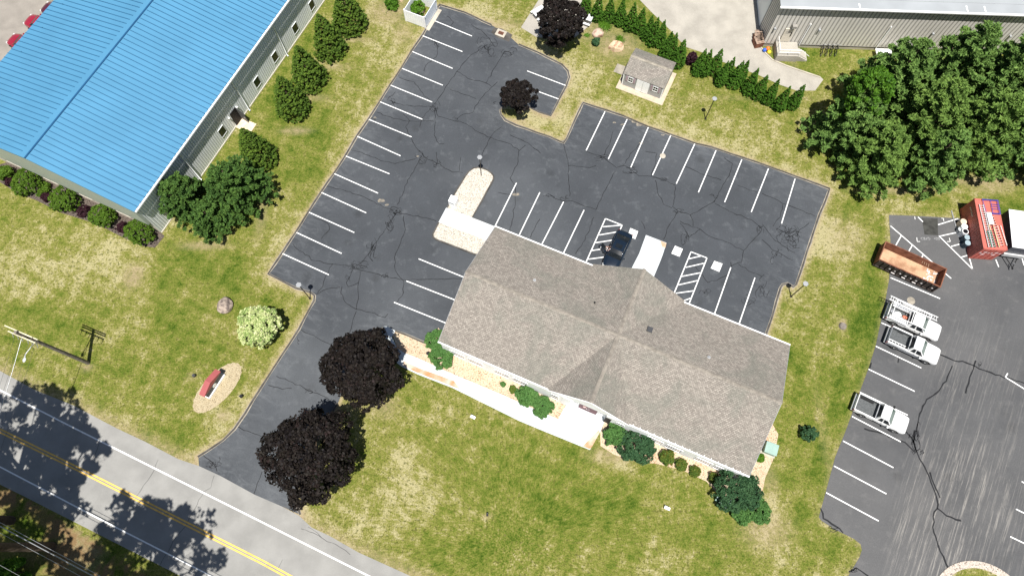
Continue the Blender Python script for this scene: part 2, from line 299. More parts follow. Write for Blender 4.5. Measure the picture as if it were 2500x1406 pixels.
# ------------------------------------------------------------------ mesh builder
class MB:
    def __init__(s): s.v, s.f, s.mi, s.uv, s.mats, s.cur, s.sm, s.smooth = [], [], [], [], [], 0, [], False
    def use(s, m):
        m = M[m] if isinstance(m, str) else m
        if m not in s.mats: s.mats.append(m)
        s.cur = s.mats.index(m); return s
    def face(s, pts, uv=None):
        i = len(s.v); s.v += [tuple(p) for p in pts]; s.f.append(tuple(range(i, i + len(pts)))); s.mi.append(s.cur); s.uv.append(uv); s.sm.append(False); return s
    def raw(s, vs, fs, smooth=False):
        i = len(s.v); s.v += [tuple(p) for p in vs]
        for f in fs: s.f.append(tuple(i + k for k in f)); s.mi.append(s.cur); s.uv.append(None); s.sm.append(smooth)
        return s
    def box(s, x0, x1, y0, y1, z0, z1):
        return s.raw([(x0,y0,z0),(x1,y0,z0),(x1,y1,z0),(x0,y1,z0),(x0,y0,z1),(x1,y0,z1),(x1,y1,z1),(x0,y1,z1)],
                     [(0,3,2,1),(4,5,6,7),(0,1,5,4),(1,2,6,5),(2,3,7,6),(3,0,4,7)])
    def cbox(s, c, sx, sy, sz, rz=0.0):
        cs, sn = math.cos(rz), math.sin(rz); v = []
        for dz in (-.5, .5):
            for dx, dy in ((-.5,-.5),(.5,-.5),(.5,.5),(-.5,.5)):
                x, y = dx*sx, dy*sy; v.append((c[0]+x*cs-y*sn, c[1]+x*sn+y*cs, c[2]+dz*sz))
        return s.raw(v, [(0,3,2,1),(4,5,6,7),(0,1,5,4),(1,2,6,5),(2,3,7,6),(3,0,4,7)])
    def prism(s, poly, z0, z1, bottom=True):
        n = len(poly); a = sum(poly[i][0]*poly[(i+1)%n][1]-poly[(i+1)%n][0]*poly[i][1] for i in range(n))
        if a < 0: poly = list(poly)[::-1]
        v = [(p[0],p[1],z0) for p in poly] + [(p[0],p[1],z1) for p in poly]
        f = [tuple(range(n, 2*n))] + [(i,(i+1)%n,n+(i+1)%n,n+i) for i in range(n)]
        if bottom: f.append(tuple(range(n-1,-1,-1)))
        return s.raw(v, f)
    def flat(s, poly, z):
        n = len(poly); a = sum(poly[i][0]*poly[(i+1)%n][1]-poly[(i+1)%n][0]*poly[i][1] for i in range(n))
        if a < 0: poly = list(poly)[::-1]
        return s.face([(p[0],p[1],z) for p in poly])
    def tube(s, pts, r, n=6, cap=True, smooth=True):
        pts = [Vector(p) for p in pts]; rs = r if isinstance(r, (list, tuple)) else [r]*len(pts); v = []; f = []
        for i, p in enumerate(pts):
            d = (pts[min(i+1,len(pts)-1)] - pts[max(i-1,0)]).normalized(); a = Vector((0,0,1)) if abs(d.z) < .9 else Vector((1,0,0))
            x = d.cross(a).normalized(); y = d.cross(x)
            v += [p + x*math.cos(2*math.pi*k/n)*rs[i] + y*math.sin(2*math.pi*k/n)*rs[i] for k in range(n)]
        for i in range(len(pts)-1):
            for k in range(n): f.append((i*n+k, i*n+(k+1)%n, (i+1)*n+(k+1)%n, (i+1)*n+k))
        s.raw(v, f, smooth)
        if cap: s.raw(v[:n], [tuple(range(n-1,-1,-1))]); s.raw(v[-n:], [tuple(range(n))])
        return s
    def strip(s, a, b, wd, z=None):
        a, b = Vector(a), Vector(b); d = (b-a); d.z = 0; d.normalize(); q = Vector((-d.y, d.x, 0))*wd/2
        zz = a.z if z is None else z
        return s.face([(a.x-q.x,a.y-q.y,zz),(b.x-q.x,b.y-q.y,zz),(b.x+q.x,b.y+q.y,zz),(a.x+q.x,a.y+q.y,zz)])
    def path(s, pts, wd, z, closed=False, h=0.0, jit=0.0):
        P = [Vector((p[0],p[1],0)) for p in pts]; n = len(P); L, Rr = [], []
        for i in range(n):
            a = P[(i-1)%n] if (closed or i) else P[0]; b = P[(i+1)%n] if (closed or i < n-1) else P[-1]
            d = (b-a).normalized(); q = Vector((-d.y,d.x,0))*(wd/2)*(1+(random.uniform(-jit,jit) if jit else 0)); L.append(P[i]+q); Rr.append(P[i]-q)
        m = n if closed else n-1
        for i in range(m):
            j = (i+1)%n; s.face([(Rr[i].x,Rr[i].y,z+h),(Rr[j].x,Rr[j].y,z+h),(L[j].x,L[j].y,z+h),(L[i].x,L[i].y,z+h)])
            if h: s.face([(Rr[j].x,Rr[j].y,z+h),(Rr[i].x,Rr[i].y,z+h),(Rr[i].x,Rr[i].y,z),(Rr[j].x,Rr[j].y,z)]); s.face([(L[i].x,L[i].y,z+h),(L[j].x,L[j].y,z+h),(L[j].x,L[j].y,z),(L[i].x,L[i].y,z)])
        return s
    def ball(s, c, r, n=10, sx=1, sy=1, sz=1, jit=0.0):
        v = []; f = []
        for i in range(n+1):
            t = math.pi*i/n
            for k in range(2*n):
                p = 2*math.pi*k/(2*n); q = 1+random.uniform(-jit,jit)
                v.append((c[0]+r*sx*q*math.sin(t)*math.cos(p), c[1]+r*sy*q*math.sin(t)*math.sin(p), c[2]+r*sz*q*math.cos(t)))
        for i in range(n):
            for k in range(2*n): f.append((i*2*n+k, (i+1)*2*n+k, (i+1)*2*n+(k+1)%(2*n), i*2*n+(k+1)%(2*n)))
        return s.raw(v, f, jit == 0)
    def loft(s, rings, smooth=True, cap=True):
        n = len(rings[0]); v = [p for r in rings for p in r]; f = []
        for i in range(len(rings)-1):
            for k in range(n): f.append((i*n+k, i*n+(k+1)%n, (i+1)*n+(k+1)%n, (i+1)*n+k))
        if cap: f += [tuple(range(n-1,-1,-1)), tuple(range((len(rings)-1)*n, len(rings)*n))]
        return s.raw(v, f, smooth)
    def build(s, name, m=None, parent=None, loc=None, rz=0.0, bevel=0.0):
        me = bpy.data.meshes.new(name); me.from_pydata(s.v, [], s.f)
        if m is not None: me.materials.append(M[m] if isinstance(m, str) else m)
        for k in s.mats: me.materials.append(k)
        off = 1 if m is not None else 0
        if s.mats and off == 0: me.polygons.foreach_set('material_index', s.mi)
        if any(u is not None for u in s.uv):
            ul = me.uv_layers.new(name='UVMap'); k = 0
            for p, u in zip(s.f, s.uv):
                for j in range(len(p)): ul.data[k].uv = u[j] if u else (0, 0); k += 1
        me.polygons.foreach_set('use_smooth', s.sm); me.update()
        o = bpy.data.objects.new(name, me); COL.objects.link(o); o.parent = parent
        if loc is not None: o.location = loc
        o.rotation_euler = (0, 0, rz)
        if bevel:
            b = o.modifiers.new('b', 'BEVEL'); b.width = bevel; b.segments = 2; b.limit_method = 'ANGLE'; b.angle_limit = R(40)
        return o
def struct(name, mb, m=None): return tag(mb.build(name, m), kind='structure')

def np_mesh(name, V, nf, k, m, parent=None, smooth=False):
    me = bpy.data.meshes.new(name); me.vertices.add(len(V)); me.vertices.foreach_set('co', V.astype(np.float32).ravel())
    me.loops.add(nf*k); me.loops.foreach_set('vertex_index', np.arange(nf*k, dtype=np.int32))
    me.polygons.add(nf); me.polygons.foreach_set('loop_start', np.arange(0, nf*k, k, dtype=np.int32))
    me.materials.append(M[m] if isinstance(m, str) else m); me.update(calc_edges=True)
    o = bpy.data.objects.new(name, me); COL.objects.link(o); o.parent = parent; return o
def leaves(C, Nn, size, aspect=1.4, jit=0.5, seed=1):
    """one leaf-sized quad per point, lying roughly across the normal"""
    r = np.random.default_rng(seed); n = len(C); Nn = Nn + r.normal(0, jit, (n, 3)); Nn /= np.linalg.norm(Nn, axis=1, keepdims=True) + 1e-9
    t = np.cross(Nn, r.normal(0, 1, (n, 3))); t /= np.linalg.norm(t, axis=1, keepdims=True) + 1e-9; b = np.cross(Nn, t)
    s = size * r.uniform(0.6, 1.35, (n, 1)); t = t*s*0.5*aspect; b = b*s*0.5
    return np.stack([C-t, C-b*0.9+t*0.1, C+t, C+b], axis=1).reshape(-1, 3)
def clumps(shape, nc, cr, per, seed, sx=1.0, sy=1.0, fill=0.35):
    """shape(h in 0..1) -> (radius, z); returns leaf points and normals of nc clumps spread over the crown"""
    r = np.random.default_rng(seed); hs = r.uniform(0, 1, nc*8); rad = np.array([shape(h)[0] for h in hs]); rm = rad.max()
    sym = shape(0.02)[0] < 0.5*rm
    keep = np.ones(len(hs), bool) if sym else (r.uniform(0, rm, len(hs)) < rad + 0.10*rm)
    hs = hs[keep][:nc]; Cc = []; loc_r = []
    for i_, h in enumerate(hs):
        if sym and i_ % 2 == 0:      # spread half of them evenly over the top of the dome
            u_ = math.sqrt(r.uniform(0, 1)); h_ = 0.5+0.5*(1-u_**2.2)**(1/2.2); a_ = r.uniform(0, 2*math.pi); z_ = shape(h_)[1]-fill*0.4*rm*r.uniform(0, 1)**2
            Cc.append((u_*rm*math.cos(a_)*sx, u_*rm*math.sin(a_)*sy, z_)); loc_r.append(1.0); continue
        q, z = shape(h); a = r.uniform(0, 2*math.pi); k = q*(1 - fill*r.uniform(0, 1)**1.6)*r.uniform(0.9, 1.06); Cc.append((k*math.cos(a)*sx, k*math.sin(a)*sy, z)); loc_r.append(min(1.0, 0.35+q/rm))
    Cc = np.array(Cc); n = len(Cc); rr = cr*r.uniform(0.6, 1.3, n)*np.array(loc_r)
    d = r.normal(0, 1, (n, per, 3)); a_ = np.arctan2(Cc[:, 1], Cc[:, 0]); lk = 1.0 if sym else .35; lob = 1+lk*.09*np.sin(3*a_+seed)+lk*.06*np.sin(5*a_+2*seed)+lk*.04*np.sin(9*a_+seed)+r.normal(0, .035, n)
    Cc[:, 0] *= lob; Cc[:, 1] *= lob; rr *= r.uniform(.75, 1.25, n); out = Cc - np.array([0, 0, Cc[:, 2].mean()]); out /= np.linalg.norm(out, axis=1, keepdims=True)+1e-9; out[:, 2] += 0.35
    d += out[:, None, :]*0.9; d /= np.linalg.norm(d, axis=2, keepdims=True)
    P = Cc[:, None, :] + d*rr[:, None, None]*r.uniform(0.55, 1.05, (n, per, 1))*np.array([1, 1, 0.8])
    return P.reshape(-1, 3), d.reshape(-1, 3), Cc
def ellip(R0, z0, hz, p=2.0):
    return lambda h: (R0*(max(0.0, 1-abs(2*h-1)**p))**(1/p), z0+hz*h)
def cone(R0, H, base=0.05, p=0.85):
    def f(h):
        z = base + (H-base)*h; g = (1-h)**p; 
        if h < 0.08: g *= 0.75 + h*3
        return (R0*g, z)
    return f
def trunk(parent, h, r, limbs=None, seed=1):
    mb = MB(); mb.tube([(0,0,-0.1),(0.03,0.02,h*.35),(-0.02,0.03,h*.7),(0,0,h)], [r*1.25, r, r*.75, r*.3], 8)
    rr = random.Random(seed)
    if limbs is not None and len(limbs):
        for c in limbs:
            z0 = min(h*.9, max(h*.2, c[2]*0.6)); p0 = Vector((0,0,z0)); p1 = Vector(c)*1.0
            mb.tube([p0, p0.lerp(p1, .5)+Vector((0,0,rr.uniform(-.1,.2))), p1], [r*.35, r*.2, r*.06], 5)
    return mb.build('trunk', 'bark', parent)
def plant(name, label, cat, loc, m, shape, nc, cr, per, size, seed, tr=None, group=None, aspect=1.4, sx=1.0, sy=1.0, rz=0.0, crown='crown', jit=0.5, fill=0.35):
    t = thing(name, label, cat, loc, rz, group); Pp, Nn, Cc = clumps(shape, nc, cr, per, seed, sx, sy, fill)
    Pp[:, 2] = np.maximum(Pp[:, 2], 0.04)
    np_mesh(crown, leaves(Pp, Nn, size, aspect, jit, seed), len(Pp), 4, m, t)
    if tr: trunk(t, tr[0], tr[1], Cc[::max(1, len(Cc)//12)], seed)
    else: trunk(t, max(0.25, shape(0.5)[1]), 0.04, Cc[::max(1, len(Cc)//8)], seed)
    return t

# ------------------------------------------------------------------ GROUND
import bmesh
def seg_dist(X, Y, pts, closed=True):
    d = np.full(X.shape, 1e9); n = len(pts)
    for i in range(n if closed else n-1):
        a, b = pts[i], pts[(i+1) % n]; ax, ay, bx, by = a[0], a[1], b[0], b[1]; L = (bx-ax)**2+(by-ay)**2+1e-9
        t = np.clip(((X-ax)*(bx-ax)+(Y-ay)*(by-ay))/L, 0, 1); d = np.minimum(d, np.hypot(X-ax-t*(bx-ax), Y-ay-t*(by-ay)))
    return d
def set_attr(me, name, arr):
    a = me.attributes.new(name, 'FLOAT', 'POINT'); a.data.foreach_set('value', np.asarray(arr, np.float32))
def sheet(name, poly, z, m, step=1.0, attrs=None, holes=None):
    """flat ground sheet with a polygon outline, cut into a grid so that wear can be stored on it"""
    bm = bmesh.new(); f = bm.faces.new([bm.verts.new((p[0], p[1], z)) for p in poly]); bm.normal_update()
    if f.normal.z < 0: f.normal_flip()
    bmesh.ops.triangulate(bm, faces=bm.faces[:])
    xs = [p[0] for p in poly]; ys = [p[1] for p in poly]
    if attrs:
        for lo, hi, n in ((min(xs), max(xs), (1, 0, 0)), (min(ys), max(ys), (0, 1, 0))):
            c = math.ceil(lo/step)*step
            while c < hi:
                bmesh.ops.bisect_plane(bm, geom=bm.verts[:]+bm.edges[:]+bm.faces[:], plane_co=(c*n[0], c*n[1], 0), plane_no=n); c += step
    me = bpy.data.meshes.new(name); bm.to_mesh(me); bm.free(); me.materials.append(M[m])
    if attrs:
        co = np.empty(len(me.vertices)*3, np.float32); me.vertices.foreach_get('co', co); co = co.reshape(-1, 3)
        for k, fn in attrs.items(): set_attr(me, k, fn(co[:, 0], co[:, 1]))
    o = bpy.data.objects.new(name, me); COL.objects.link(o); return tag(o, kind='structure')

LOT = [(1073,13),(1135,32),(1200,62),(1240,86),(1266,110),(1314,129),(1342,143),(1372,159),(1386,174),(1390,190),(1383,211),(1365,243),(1345,284),(1317,275),(1290,262),(1255,255),(1230,258),(1221,269),(1223,281),(1234,294),(1260,307),(1283,314),(1342,335),(1370,348),(1376,350),(1383,338),(1394,315),(1414,271),(1424,252),
 (1522,284),(1583,310),(1637,329),(1698,351),(1737,360),(1862,402),(2024,461),(2022,472),(2001,524),(1970,616),(1944,696),(1937,701),(1922,693),(1911,695),(1905,704),(1886,769),(1870,817),(1850,900),(1300,820),(1060,846),(1047,841),(965,808),(950,798),(938,797),(930,801),(905,870),(870,930),(835,961),(825,984),(790,1040),(755,1110),(730,1165),(724,1205),(727,1235),(733,1256),
 (687,1235),(622,1207),(538,1161),(486,1137),(484,1114),(509,1098),(545,1074),(573,1047),(600,1008),(620,974),(730,802),(758,751),(767,735),(768,722),(759,714),(722,703),(655,669),(688,619),(722,568),(752,518),(784,470),(815,424),(843,381),(871,333),(900,292),(927,248),(953,208),(981,166),(1004,127),(1031,88),(1040,72)]
LOTW = P2(LOT)
LOT2 = [(2170,525),(2231,527),(2336,533),(2500,541),(2800,556),(3100,900),(3100,1700),(2000,1700),(2040,1440),(2070,1406),(2099,1358),(2104,1342),(2101,1328),(2085,1315),(2039,1292),(2006,1271),(1999,1262),(2016,1200),(2039,1115),(2066,1048),(2079,1012),(2099,956),(2120,900),(2138,843),(2152,777),(2163,726),(2171,680),(2174,590)]
LOT2W = P2(LOT2)
def far(u0, v0, u1, v1, k):  # extend a ground line beyond the picture
    a, b = at(u0, v0), at(u1, v1); return b + (b-a)*k
R_N = [(0,905),(84,951),(179,989),(256,1030),(287,1046),(353,1077),(435,1120),(474,1133),(486,1137),(538,1161),(622,1207),(687,1235),(730,1258),(761,1287),(804,1307),(876,1348),(1004,1406)]
R_S = [(0,1182),(51,1207),(218,1292),(399,1384),(470,1420)]
rn = P2(R_N); rs = P2(R_S)
rn = [far(1004,1406,0,905,1.6)] + rn + [far(0,905,1004,1406,1.6)]
rs = [far(470,1420,0,1182,3.5)] + rs + [far(0,1182,470,1420,4.5)]
ROAD = rn + rs[::-1]
DRIVE = [(1500,-60),(1540,-22),(1590,30),(1640,78),(1673,115),(1712,128),(1760,150),(1800,165),(1850,183),(1905,208),(1945,222),(1990,222),(2010,195),(2002,187),(1955,171),(1920,159),(1885,144),(1867,126),(1857,113),(1862,70),(1868,-60)]
YARD = [(-500,250),(-200,330),(0,320),(20,200),(250,-200),(-300,-400),(-900,-300)]

# lawn: one sheet, with dryness, lushness, bare soil and leaf litter stored where the photo has them
gx = np.arange(-95, 105.01, 0.4); gy = np.arange(-45, 100.01, 0.4); X, Y = np.meshgrid(gx, gy); Xf, Yf = X.ravel(), Y.ravel()
n1, n2 = len(gx), len(gy); idx = np.arange(n1*n2).reshape(n2, n1)
V = np.stack([Xf, Yf, np.zeros_like(Xf)], 1); Fq = np.stack([idx[:-1, :-1], idx[:-1, 1:], idx[1:, 1:], idx[1:, :-1]], -1).reshape(-1, 4)
me = bpy.data.meshes.new('lawn'); me.from_pydata(V.tolist(), [], Fq.tolist()); me.materials.append(M['grass'])
def blob(lst):
    a = np.zeros_like(Xf)
    for u, v, ru, rv, k in lst:
        c = at(u, v); ex = (at(u+ru, v)-c).length; ey = (at(u, v+rv)-c).length
        a = np.maximum(a, k*np.exp(-(((Xf-c.x)/ex)**2+((Yf-c.y)/ey)**2)**1.5))
    return a
dl = seg_dist(Xf, Yf, LOTW); d2 = seg_dist(Xf, Yf, LOT2W); drn = seg_dist(Xf, Yf, rn, False)
dry = 0.95*np.exp(-dl/0.9) + 0.55*np.exp(-d2/0.35) + 0.5*np.exp(-drn/0.8)
dry += blob([(150,650,260,110,.75),(330,560,90,40,.5),(560,590,120,30,.5),(250,830,120,60,.35),(1000,1180,80,90,.85),(900,1290,120,60,.5),(2050,590,75,60,1.1),(2060,690,40,60,.6),(1870,1280,70,80,1.05),(1800,1170,60,30,.5),
 (1650,1120,130,30,.5),(1500,1120,60,40,.7),(1050,1000,160,50,.45),(1430,330,60,60,.45),(1560,270,150,60,.45),(1750,330,200,50,.5),(1330,90,60,60,.55),(1150,40,120,30,.6),(930,90,70,90,.55),(860,250,60,160,.35),(1290,295,60,30,.9),(1380,300,40,40,.8),(700,560,60,130,.5),(1420,180,80,60,.55),(2200,495,120,25,.6),(2380,480,80,40,.6),(1700,1240,120,40,.3),(1130,1150,60,60,.4),(330,1010,90,40,.2),(560,1010,60,60,.35)])
lush = blob([(2130,760,40,130,.8),(2100,850,30,120,.7),(2060,1000,40,120,.8),(2020,1180,35,120,1.),(1960,1090,40,60,.4),(2210,650,60,60,.3),(2130,620,60,30,.4),(2460,510,80,25,.8),(2290,500,60,20,.6),(150,760,120,40,.5),(420,640,100,70,.55),(560,660,80,50,.5),(420,820,70,90,.5),(280,880,70,40,.5),(640,740,60,30,.4),(680,260,40,120,.6),(740,90,30,90,.7),(780,330,50,70,.5),(860,130,40,50,.4),(740,430,50,80,.5),(420,1070,90,40,.5),(1250,1150,220,60,.45),(1450,1230,160,70,.5),(1700,1290,160,50,.5),(1150,1330,160,60,.45),(1960,1290,60,70,.5),(2050,1370,60,40,.3),(1960,150,60,30,.7),(1860,720,30,80,.4),(2090,480,40,30,.6),(2040,1330,60,40,.6),(1270,1000,100,20,.3),(1930,880,40,60,.6)])
bare = 0.85*np.exp(-(dl/0.42)**2) + 0.55*np.exp(-(drn/0.8)**2) + 0.25*np.exp(-(d2/0.3)**2)
bare += blob([(325,675,24,30,.85),(1505,110,55,34,.75),(1450,75,55,30,.6),(1560,160,70,10,.4),(950,30,50,30,.7),(985,80,30,30,.5),(500,600,60,10,.7),(640,520,14,60,.5),(722,320,38,8,.8),(770,240,40,8,.5),(815,165,45,7,.5),(870,97,45,7,.6),(1500,1110,60,22,.65),(1870,1290,60,50,.55),(1840,1250,40,30,.5),(2057,792,10,14,.9),(2200,465,120,8,.7),(2400,440,90,14,.8),(1850,240,250,6,.2),(545,1015,18,14,.7),(212,897,16,8,.8),(1880,1180,20,50,.4),(2060,580,50,50,.3),(1935,150,10,22,.4),(980,0,40,20,.5),(1225,60,60,14,.5),(470,918,14,9,.5),(1190,1257,12,7,.6),(1340,280,40,12,.5),(1262,297,30,10,.7),(870,1000,60,18,.4),(940,990,30,30,.5),(1310,60,20,40,.5),(2010,1060,12,120,.2),(2420,450,60,20,.6)])
cw = at(60, 1320); soil = (Xf*0.475 + Yf*0.88) < (rs[2].x*0.475 + rs[2].y*0.88)     # south of the road
litter = np.where(soil, np.clip(blob([(190,1310,90,90,1.0),(270,1380,120,60,1.0),(60,1215,120,40,.7)]) + 0.35, 0, 1), 0)
lush = lush + np.where(soil, 0.45, 0); bare = np.where(soil, blob([(200,1330,60,80,.9)]), bare)
for k, a in (('dry', dry), ('lush', lush), ('bare', np.clip(bare, 0, 1)), ('litter', litter)): set_attr(me, k, a)
lawn = bpy.data.objects.new('lawn', me); COL.objects.link(lawn); tag(lawn, kind='structure')
mb = MB(); mb.flat([(-700,-600),(700,-600),(700,900),(-700,900)], -0.03); struct('ground', mb, 'grass')

# paved sheets
sheet('road', ROAD, 0.006, 'road')
edge_fn = lambda X_, Y_: np.exp(-seg_dist(X_, Y_, LOTW)/1.8)
sheet('parking_lot', LOTW, 0.012, 'lot', 0.8, {'edge': edge_fn})
wear_c = [(2260,1250,150,190,1.0),(2370,1200,130,180,.75),(2340,930,110,140,.35),(2200,1360,120,70,.6),(2460,1000,90,200,.25)]
def wear_fn(X_, Y_):
    a = np.zeros_like(X_)
    for u, v, ru, rv, k in wear_c:
        c = at(u, v); ex = (at(u+ru, v)-c).length; ey = (at(u, v+rv)-c).length; a = np.maximum(a, k*np.exp(-(((X_-c.x)/ex)**2+((Y_-c.y)/ey)**2)))
    dd = (X_-at(2120,900).x)*0.918-(Y_-at(2120,900).y)*0.395        # stalls along the edge are cleaner
    return a*np.clip((dd-5.2)/1.5, 0.04, 1)
sheet('contractor_lot', LOT2W, 0.012, 'lot2', 0.8, {'edge': lambda a, b: 0.5*np.exp(-seg_dist(a, b, LOT2W)/1.2), 'wear': wear_fn})
sheet('driveway', P2(DRIVE), 0.014, 'drive'); sheet('yard', P2(YARD), 0.014, 'yard')
mb = MB(); mb.path(P2([(1840,112),(1857,116),(1867,129),(1885,147),(1920,162),(1955,174),(2002,190)]), 0.16, 0.0, h=0.1); tag(mb.build('driveway_kerb', 'concrete2'), kind='structure')
mb = MB(); mb.flat(P2([(2250,532),(2289,534),(2290,575),(2257,573)]), 0.016); tag(mb.build('asphalt_patch', mat('patch', (0.05,0.05,0.045), 0.9, scale=2, var=.3)), kind='structure')

# kerbs along the lot
def sub(l, a, b): return l[a:b]
mb = MB(); mb.use('curb'); lips = MB(); lips.use('curb_lip')
ia = LOT.index((1040,72)); runs = [[LOT[-1]] + [LOT[-1]], []]
left = LOT[LOT.index((486,1137))+1:] ; right = LOT[LOT.index((1266,110)):LOT.index((1870,817))+1]
top = [(1073,13),(1135,32),(1200,62)]
for r in (left, right, top, [(1073,13),(1064,27)], [(1047,841),(965,808)], [(825,984),(790,1040),(755,1110),(730,1165),(724,1205),(727,1235),(733,1256)]):
    w3 = P2(r); pp = []
    for a, b in zip(w3[:-1], w3[1:]):
        k = max(1, int((b-a).length/1.2)); pp += [a.lerp(b, i/k)+Vector((random.uniform(-.03,.03), random.uniform(-.03,.03), 0)) for i in range(k)]
    pp.append(w3[-1]); mb.path(pp, 0.15, 0.012, h=0.10, jit=0.12); lips.path(pp, 0.30, 0.018, jit=0.3)
struct('kerb', mb); struct('kerb_gutter', lips)

# island, walks and gravel beds
ISL = [(1092,509),(1110,474),(1125,450),(1137,430),(1146,419),(1156,412),(1167,410),(1178,412),(1190,417),(1200,424),(1205,431),(1205,438),(1199,450),(1182,481),(1153,532),(1206,555),(1290,620),(1240,660),(1163,623),(1066,586),(1058,580),(1057,573),(1071,545)]
isl = P2(ISL); mb = MB(); mb.prism(isl, 0.0, 0.10); tag(mb.build('gravel_island', 'gravel_white'), kind='stuff')
mb = MB(); mb.path(isl, 0.16, 0.013, closed=True, h=0.12); struct('island_kerb', mb, 'curb')
mb = MB(); mb.prism(P2([(1089,510),(1091,509),(1207,554),(1290,600),(1260,640),(1187,588),(1071,544)]), 0.02, 0.16)
walks = [[(935,836),(930,812),(931,803),(938,797),(946,797),(966,808),(957,822),(970,850),(986,861),(1020,874),(1096,909),(1232,966),(1297,995),(1363,1023),(1377,997),(1400,960),(1500,1000),(1478,1022),(1465,1054),(1440,1098),(1312,1046),(1267,1027),(1105,947),(1020,914),(981,895),(955,875)]]
for wk in walks: mb.prism(P2(wk), 0.01, 0.08)
mb.prism([at(u, v) for u, v in [(1577,574),(1627,593),(1618,622),(1611,640),(1596,676),(1580,720),(1520,700),(1542,655),(1560,620)]], 0.0, 0.022)
struct('walkway', mb, 'concrete')
mb = MB()
mb.flat(P2([(984,893),(1020,910),(1105,943),(1125,951),(1108,930),(1020,898),(986,882)]), 0.084); mb.flat(P2([(1446,1089),(1440,1096),(1422,1089),(1461,1050),(1464,1055)]), 0.084); mb.flat(P2([(1612,588),(1627,594),(1624,606),(1616,603)]), 0.026)
tag(mb.build('rust_marks', 'rust_stain'), kind='structure')
mb = MB()
for u0, v0, u1, v1 in [(1023,876,1012,911),(1060,893,1047,924),(1101,911,1087,940),(1160,936,1146,966),(1232,967,1217,1005),(1297,996,1283,1031),(1363,1024,1348,1060)]: mb.strip(at(u0,v0), at(u1,v1), 0.02, 0.085)
mb.strip(at(1372,1000), at(1482,1050), 0.02, 0.085); mb.strip(at(1425,985), at(1385,1078), 0.02, 0.085)
tag(mb.build('walkway_joints', mat('joint', (0.30,0.30,0.29))), kind='structure')
beds = [('gravel_bed', [(957,813),(966,809),(1047,842),(1070,800),(1110,850),(1390,950),(1377,997),(1363,1023),(1297,995),(1232,966),(1096,909),(1020,874),(986,861),(970,850)]),
        ('gravel_bed', [(1478,1022),(1520,1000),(1650,1040),(1840,1120),(1860,1040),(1872,1010),(1900,1060),(1888,1120),(1868,1165),(1858,1215),(1842,1228),(1800,1238),(1762,1215),(1725,1175),(1665,1147),(1600,1131),(1560,1128),(1500,1110),(1466,1088),(1465,1054)])]
for n, b in beds: mb = MB(); mb.prism(P2(b), 0.0, 0.03); tag(mb.build(n, 'gravel_tan'), kind='stuff')
sp = []
for k in range(40):
    a = 2*math.pi*k/40; sp.append((531+math.cos(a)*26*math.cos(1.05)+math.sin(a)*57*math.sin(1.05)*0.62 , 947+0))
cS = at(531, 946); dS = (at(578,898)-at(490,992)); dS.normalize(); qS = Vector((-dS.y, dS.x, 0))
mb = MB(); mb.prism([cS + dS*3.05*math.cos(2*math.pi*k/44)*(1+.05*math.sin(3*k)) + qS*1.45*math.sin(2*math.pi*k/44) for k in range(44)], 0, 0.03); tag(mb.build('sign_gravel_bed', 'gravel_sign'), kind='stuff')
mb = MB(); mb.prism(P2([(0,402),(20,396),(110,440),(220,480),(330,530),(395,570),(402,577),(378,605),(345,600),(300,580),(262,560),(215,540),(150,520),(90,490),(40,470),(0,445)]), 0, 0.03); tag(mb.build('mulch_bed', 'mulch'), kind='stuff')
mb = MB(); mb.prism(P2([(1272,68),(1322,-10),(1400,-30),(1452,48),(1436,66),(1400,95),(1310,92)]), 0, 0.03); tag(mb.build('patio', 'drive'), kind='structure')
ci = at(2395, 1480); rad = (at(2385,1369)-ci).length
mb = MB(); mb.prism([ci+Vector((math.cos(a)*rad*1.12, math.sin(a)*rad, 0)) for a in [2*math.pi*k/48 for k in range(48)]], 0.0, 0.06); tag(mb.build('round_island_gravel', gravel_material('pale_gravel', (0.6,0.55,0.48),(0.5,0.42,0.35),(0.25,0.2,0.16), 9.0)), kind='stuff')
sheet('island_lawn', [ci+Vector((math.cos(a)*rad*0.90, math.sin(a)*rad*0.84, 0)) for a in [2*math.pi*k/40 for k in range(40)]], 0.075, 'grass', 0.6, {'lush': lambda a, b: 0.3+0*a, 'dry': lambda a, b: 0.9*np.exp(-(rad*.84-np.hypot(a-ci.x, b-ci.y))/0.6)})
# catch basin, manholes
mb = MB(); mb.flat(P2([(1207,68),(1225,71),(1251,86),(1243,103),(1213,92),(1199,80)]), 0.02); struct('drain_apron', mb, 'curb')
t = thing('catch_basin', 'rusty square storm drain grate in a pale concrete collar at the lot edge', 'drain', at(1223, 82)); rz = math.atan2((at(1252,92)-at(1210,76)).y, (at(1252,92)-at(1210,76)).x)
t.rotation_euler.z = rz; mb = MB(); mb.box(-.62,.62,-.5,.5,.0,.05); mb.build('collar', 'concrete2', t)
mb = MB(); mb.use('rust'); mb.box(-.34,.34,-.24,.24,.03,.058); mb.use('black')
for k in range(7): mb.box(-.3+.09*k,-.26+.09*k,-.2,.2,.056,.062)
mb.build('grate', None, t)
for u, v, r, m_, lab in ((1618,381,.33,'concrete2','tan round manhole cover on a stall line of the upper parking row'),(2224,734,.42,'curb_lip','faded round patch cover on asphalt just above the truck carrying a ladder rack')):
    mb = MB(); mb.prism([Vector((math.cos(a)*r, math.sin(a)*r, 0)) for a in [2*math.pi*k/24 for k in range(24)]], 0.0, 0.026); o = mb.build('manhole_cover', m_, None, at(u, v)); tag(o, lab, 'manhole')

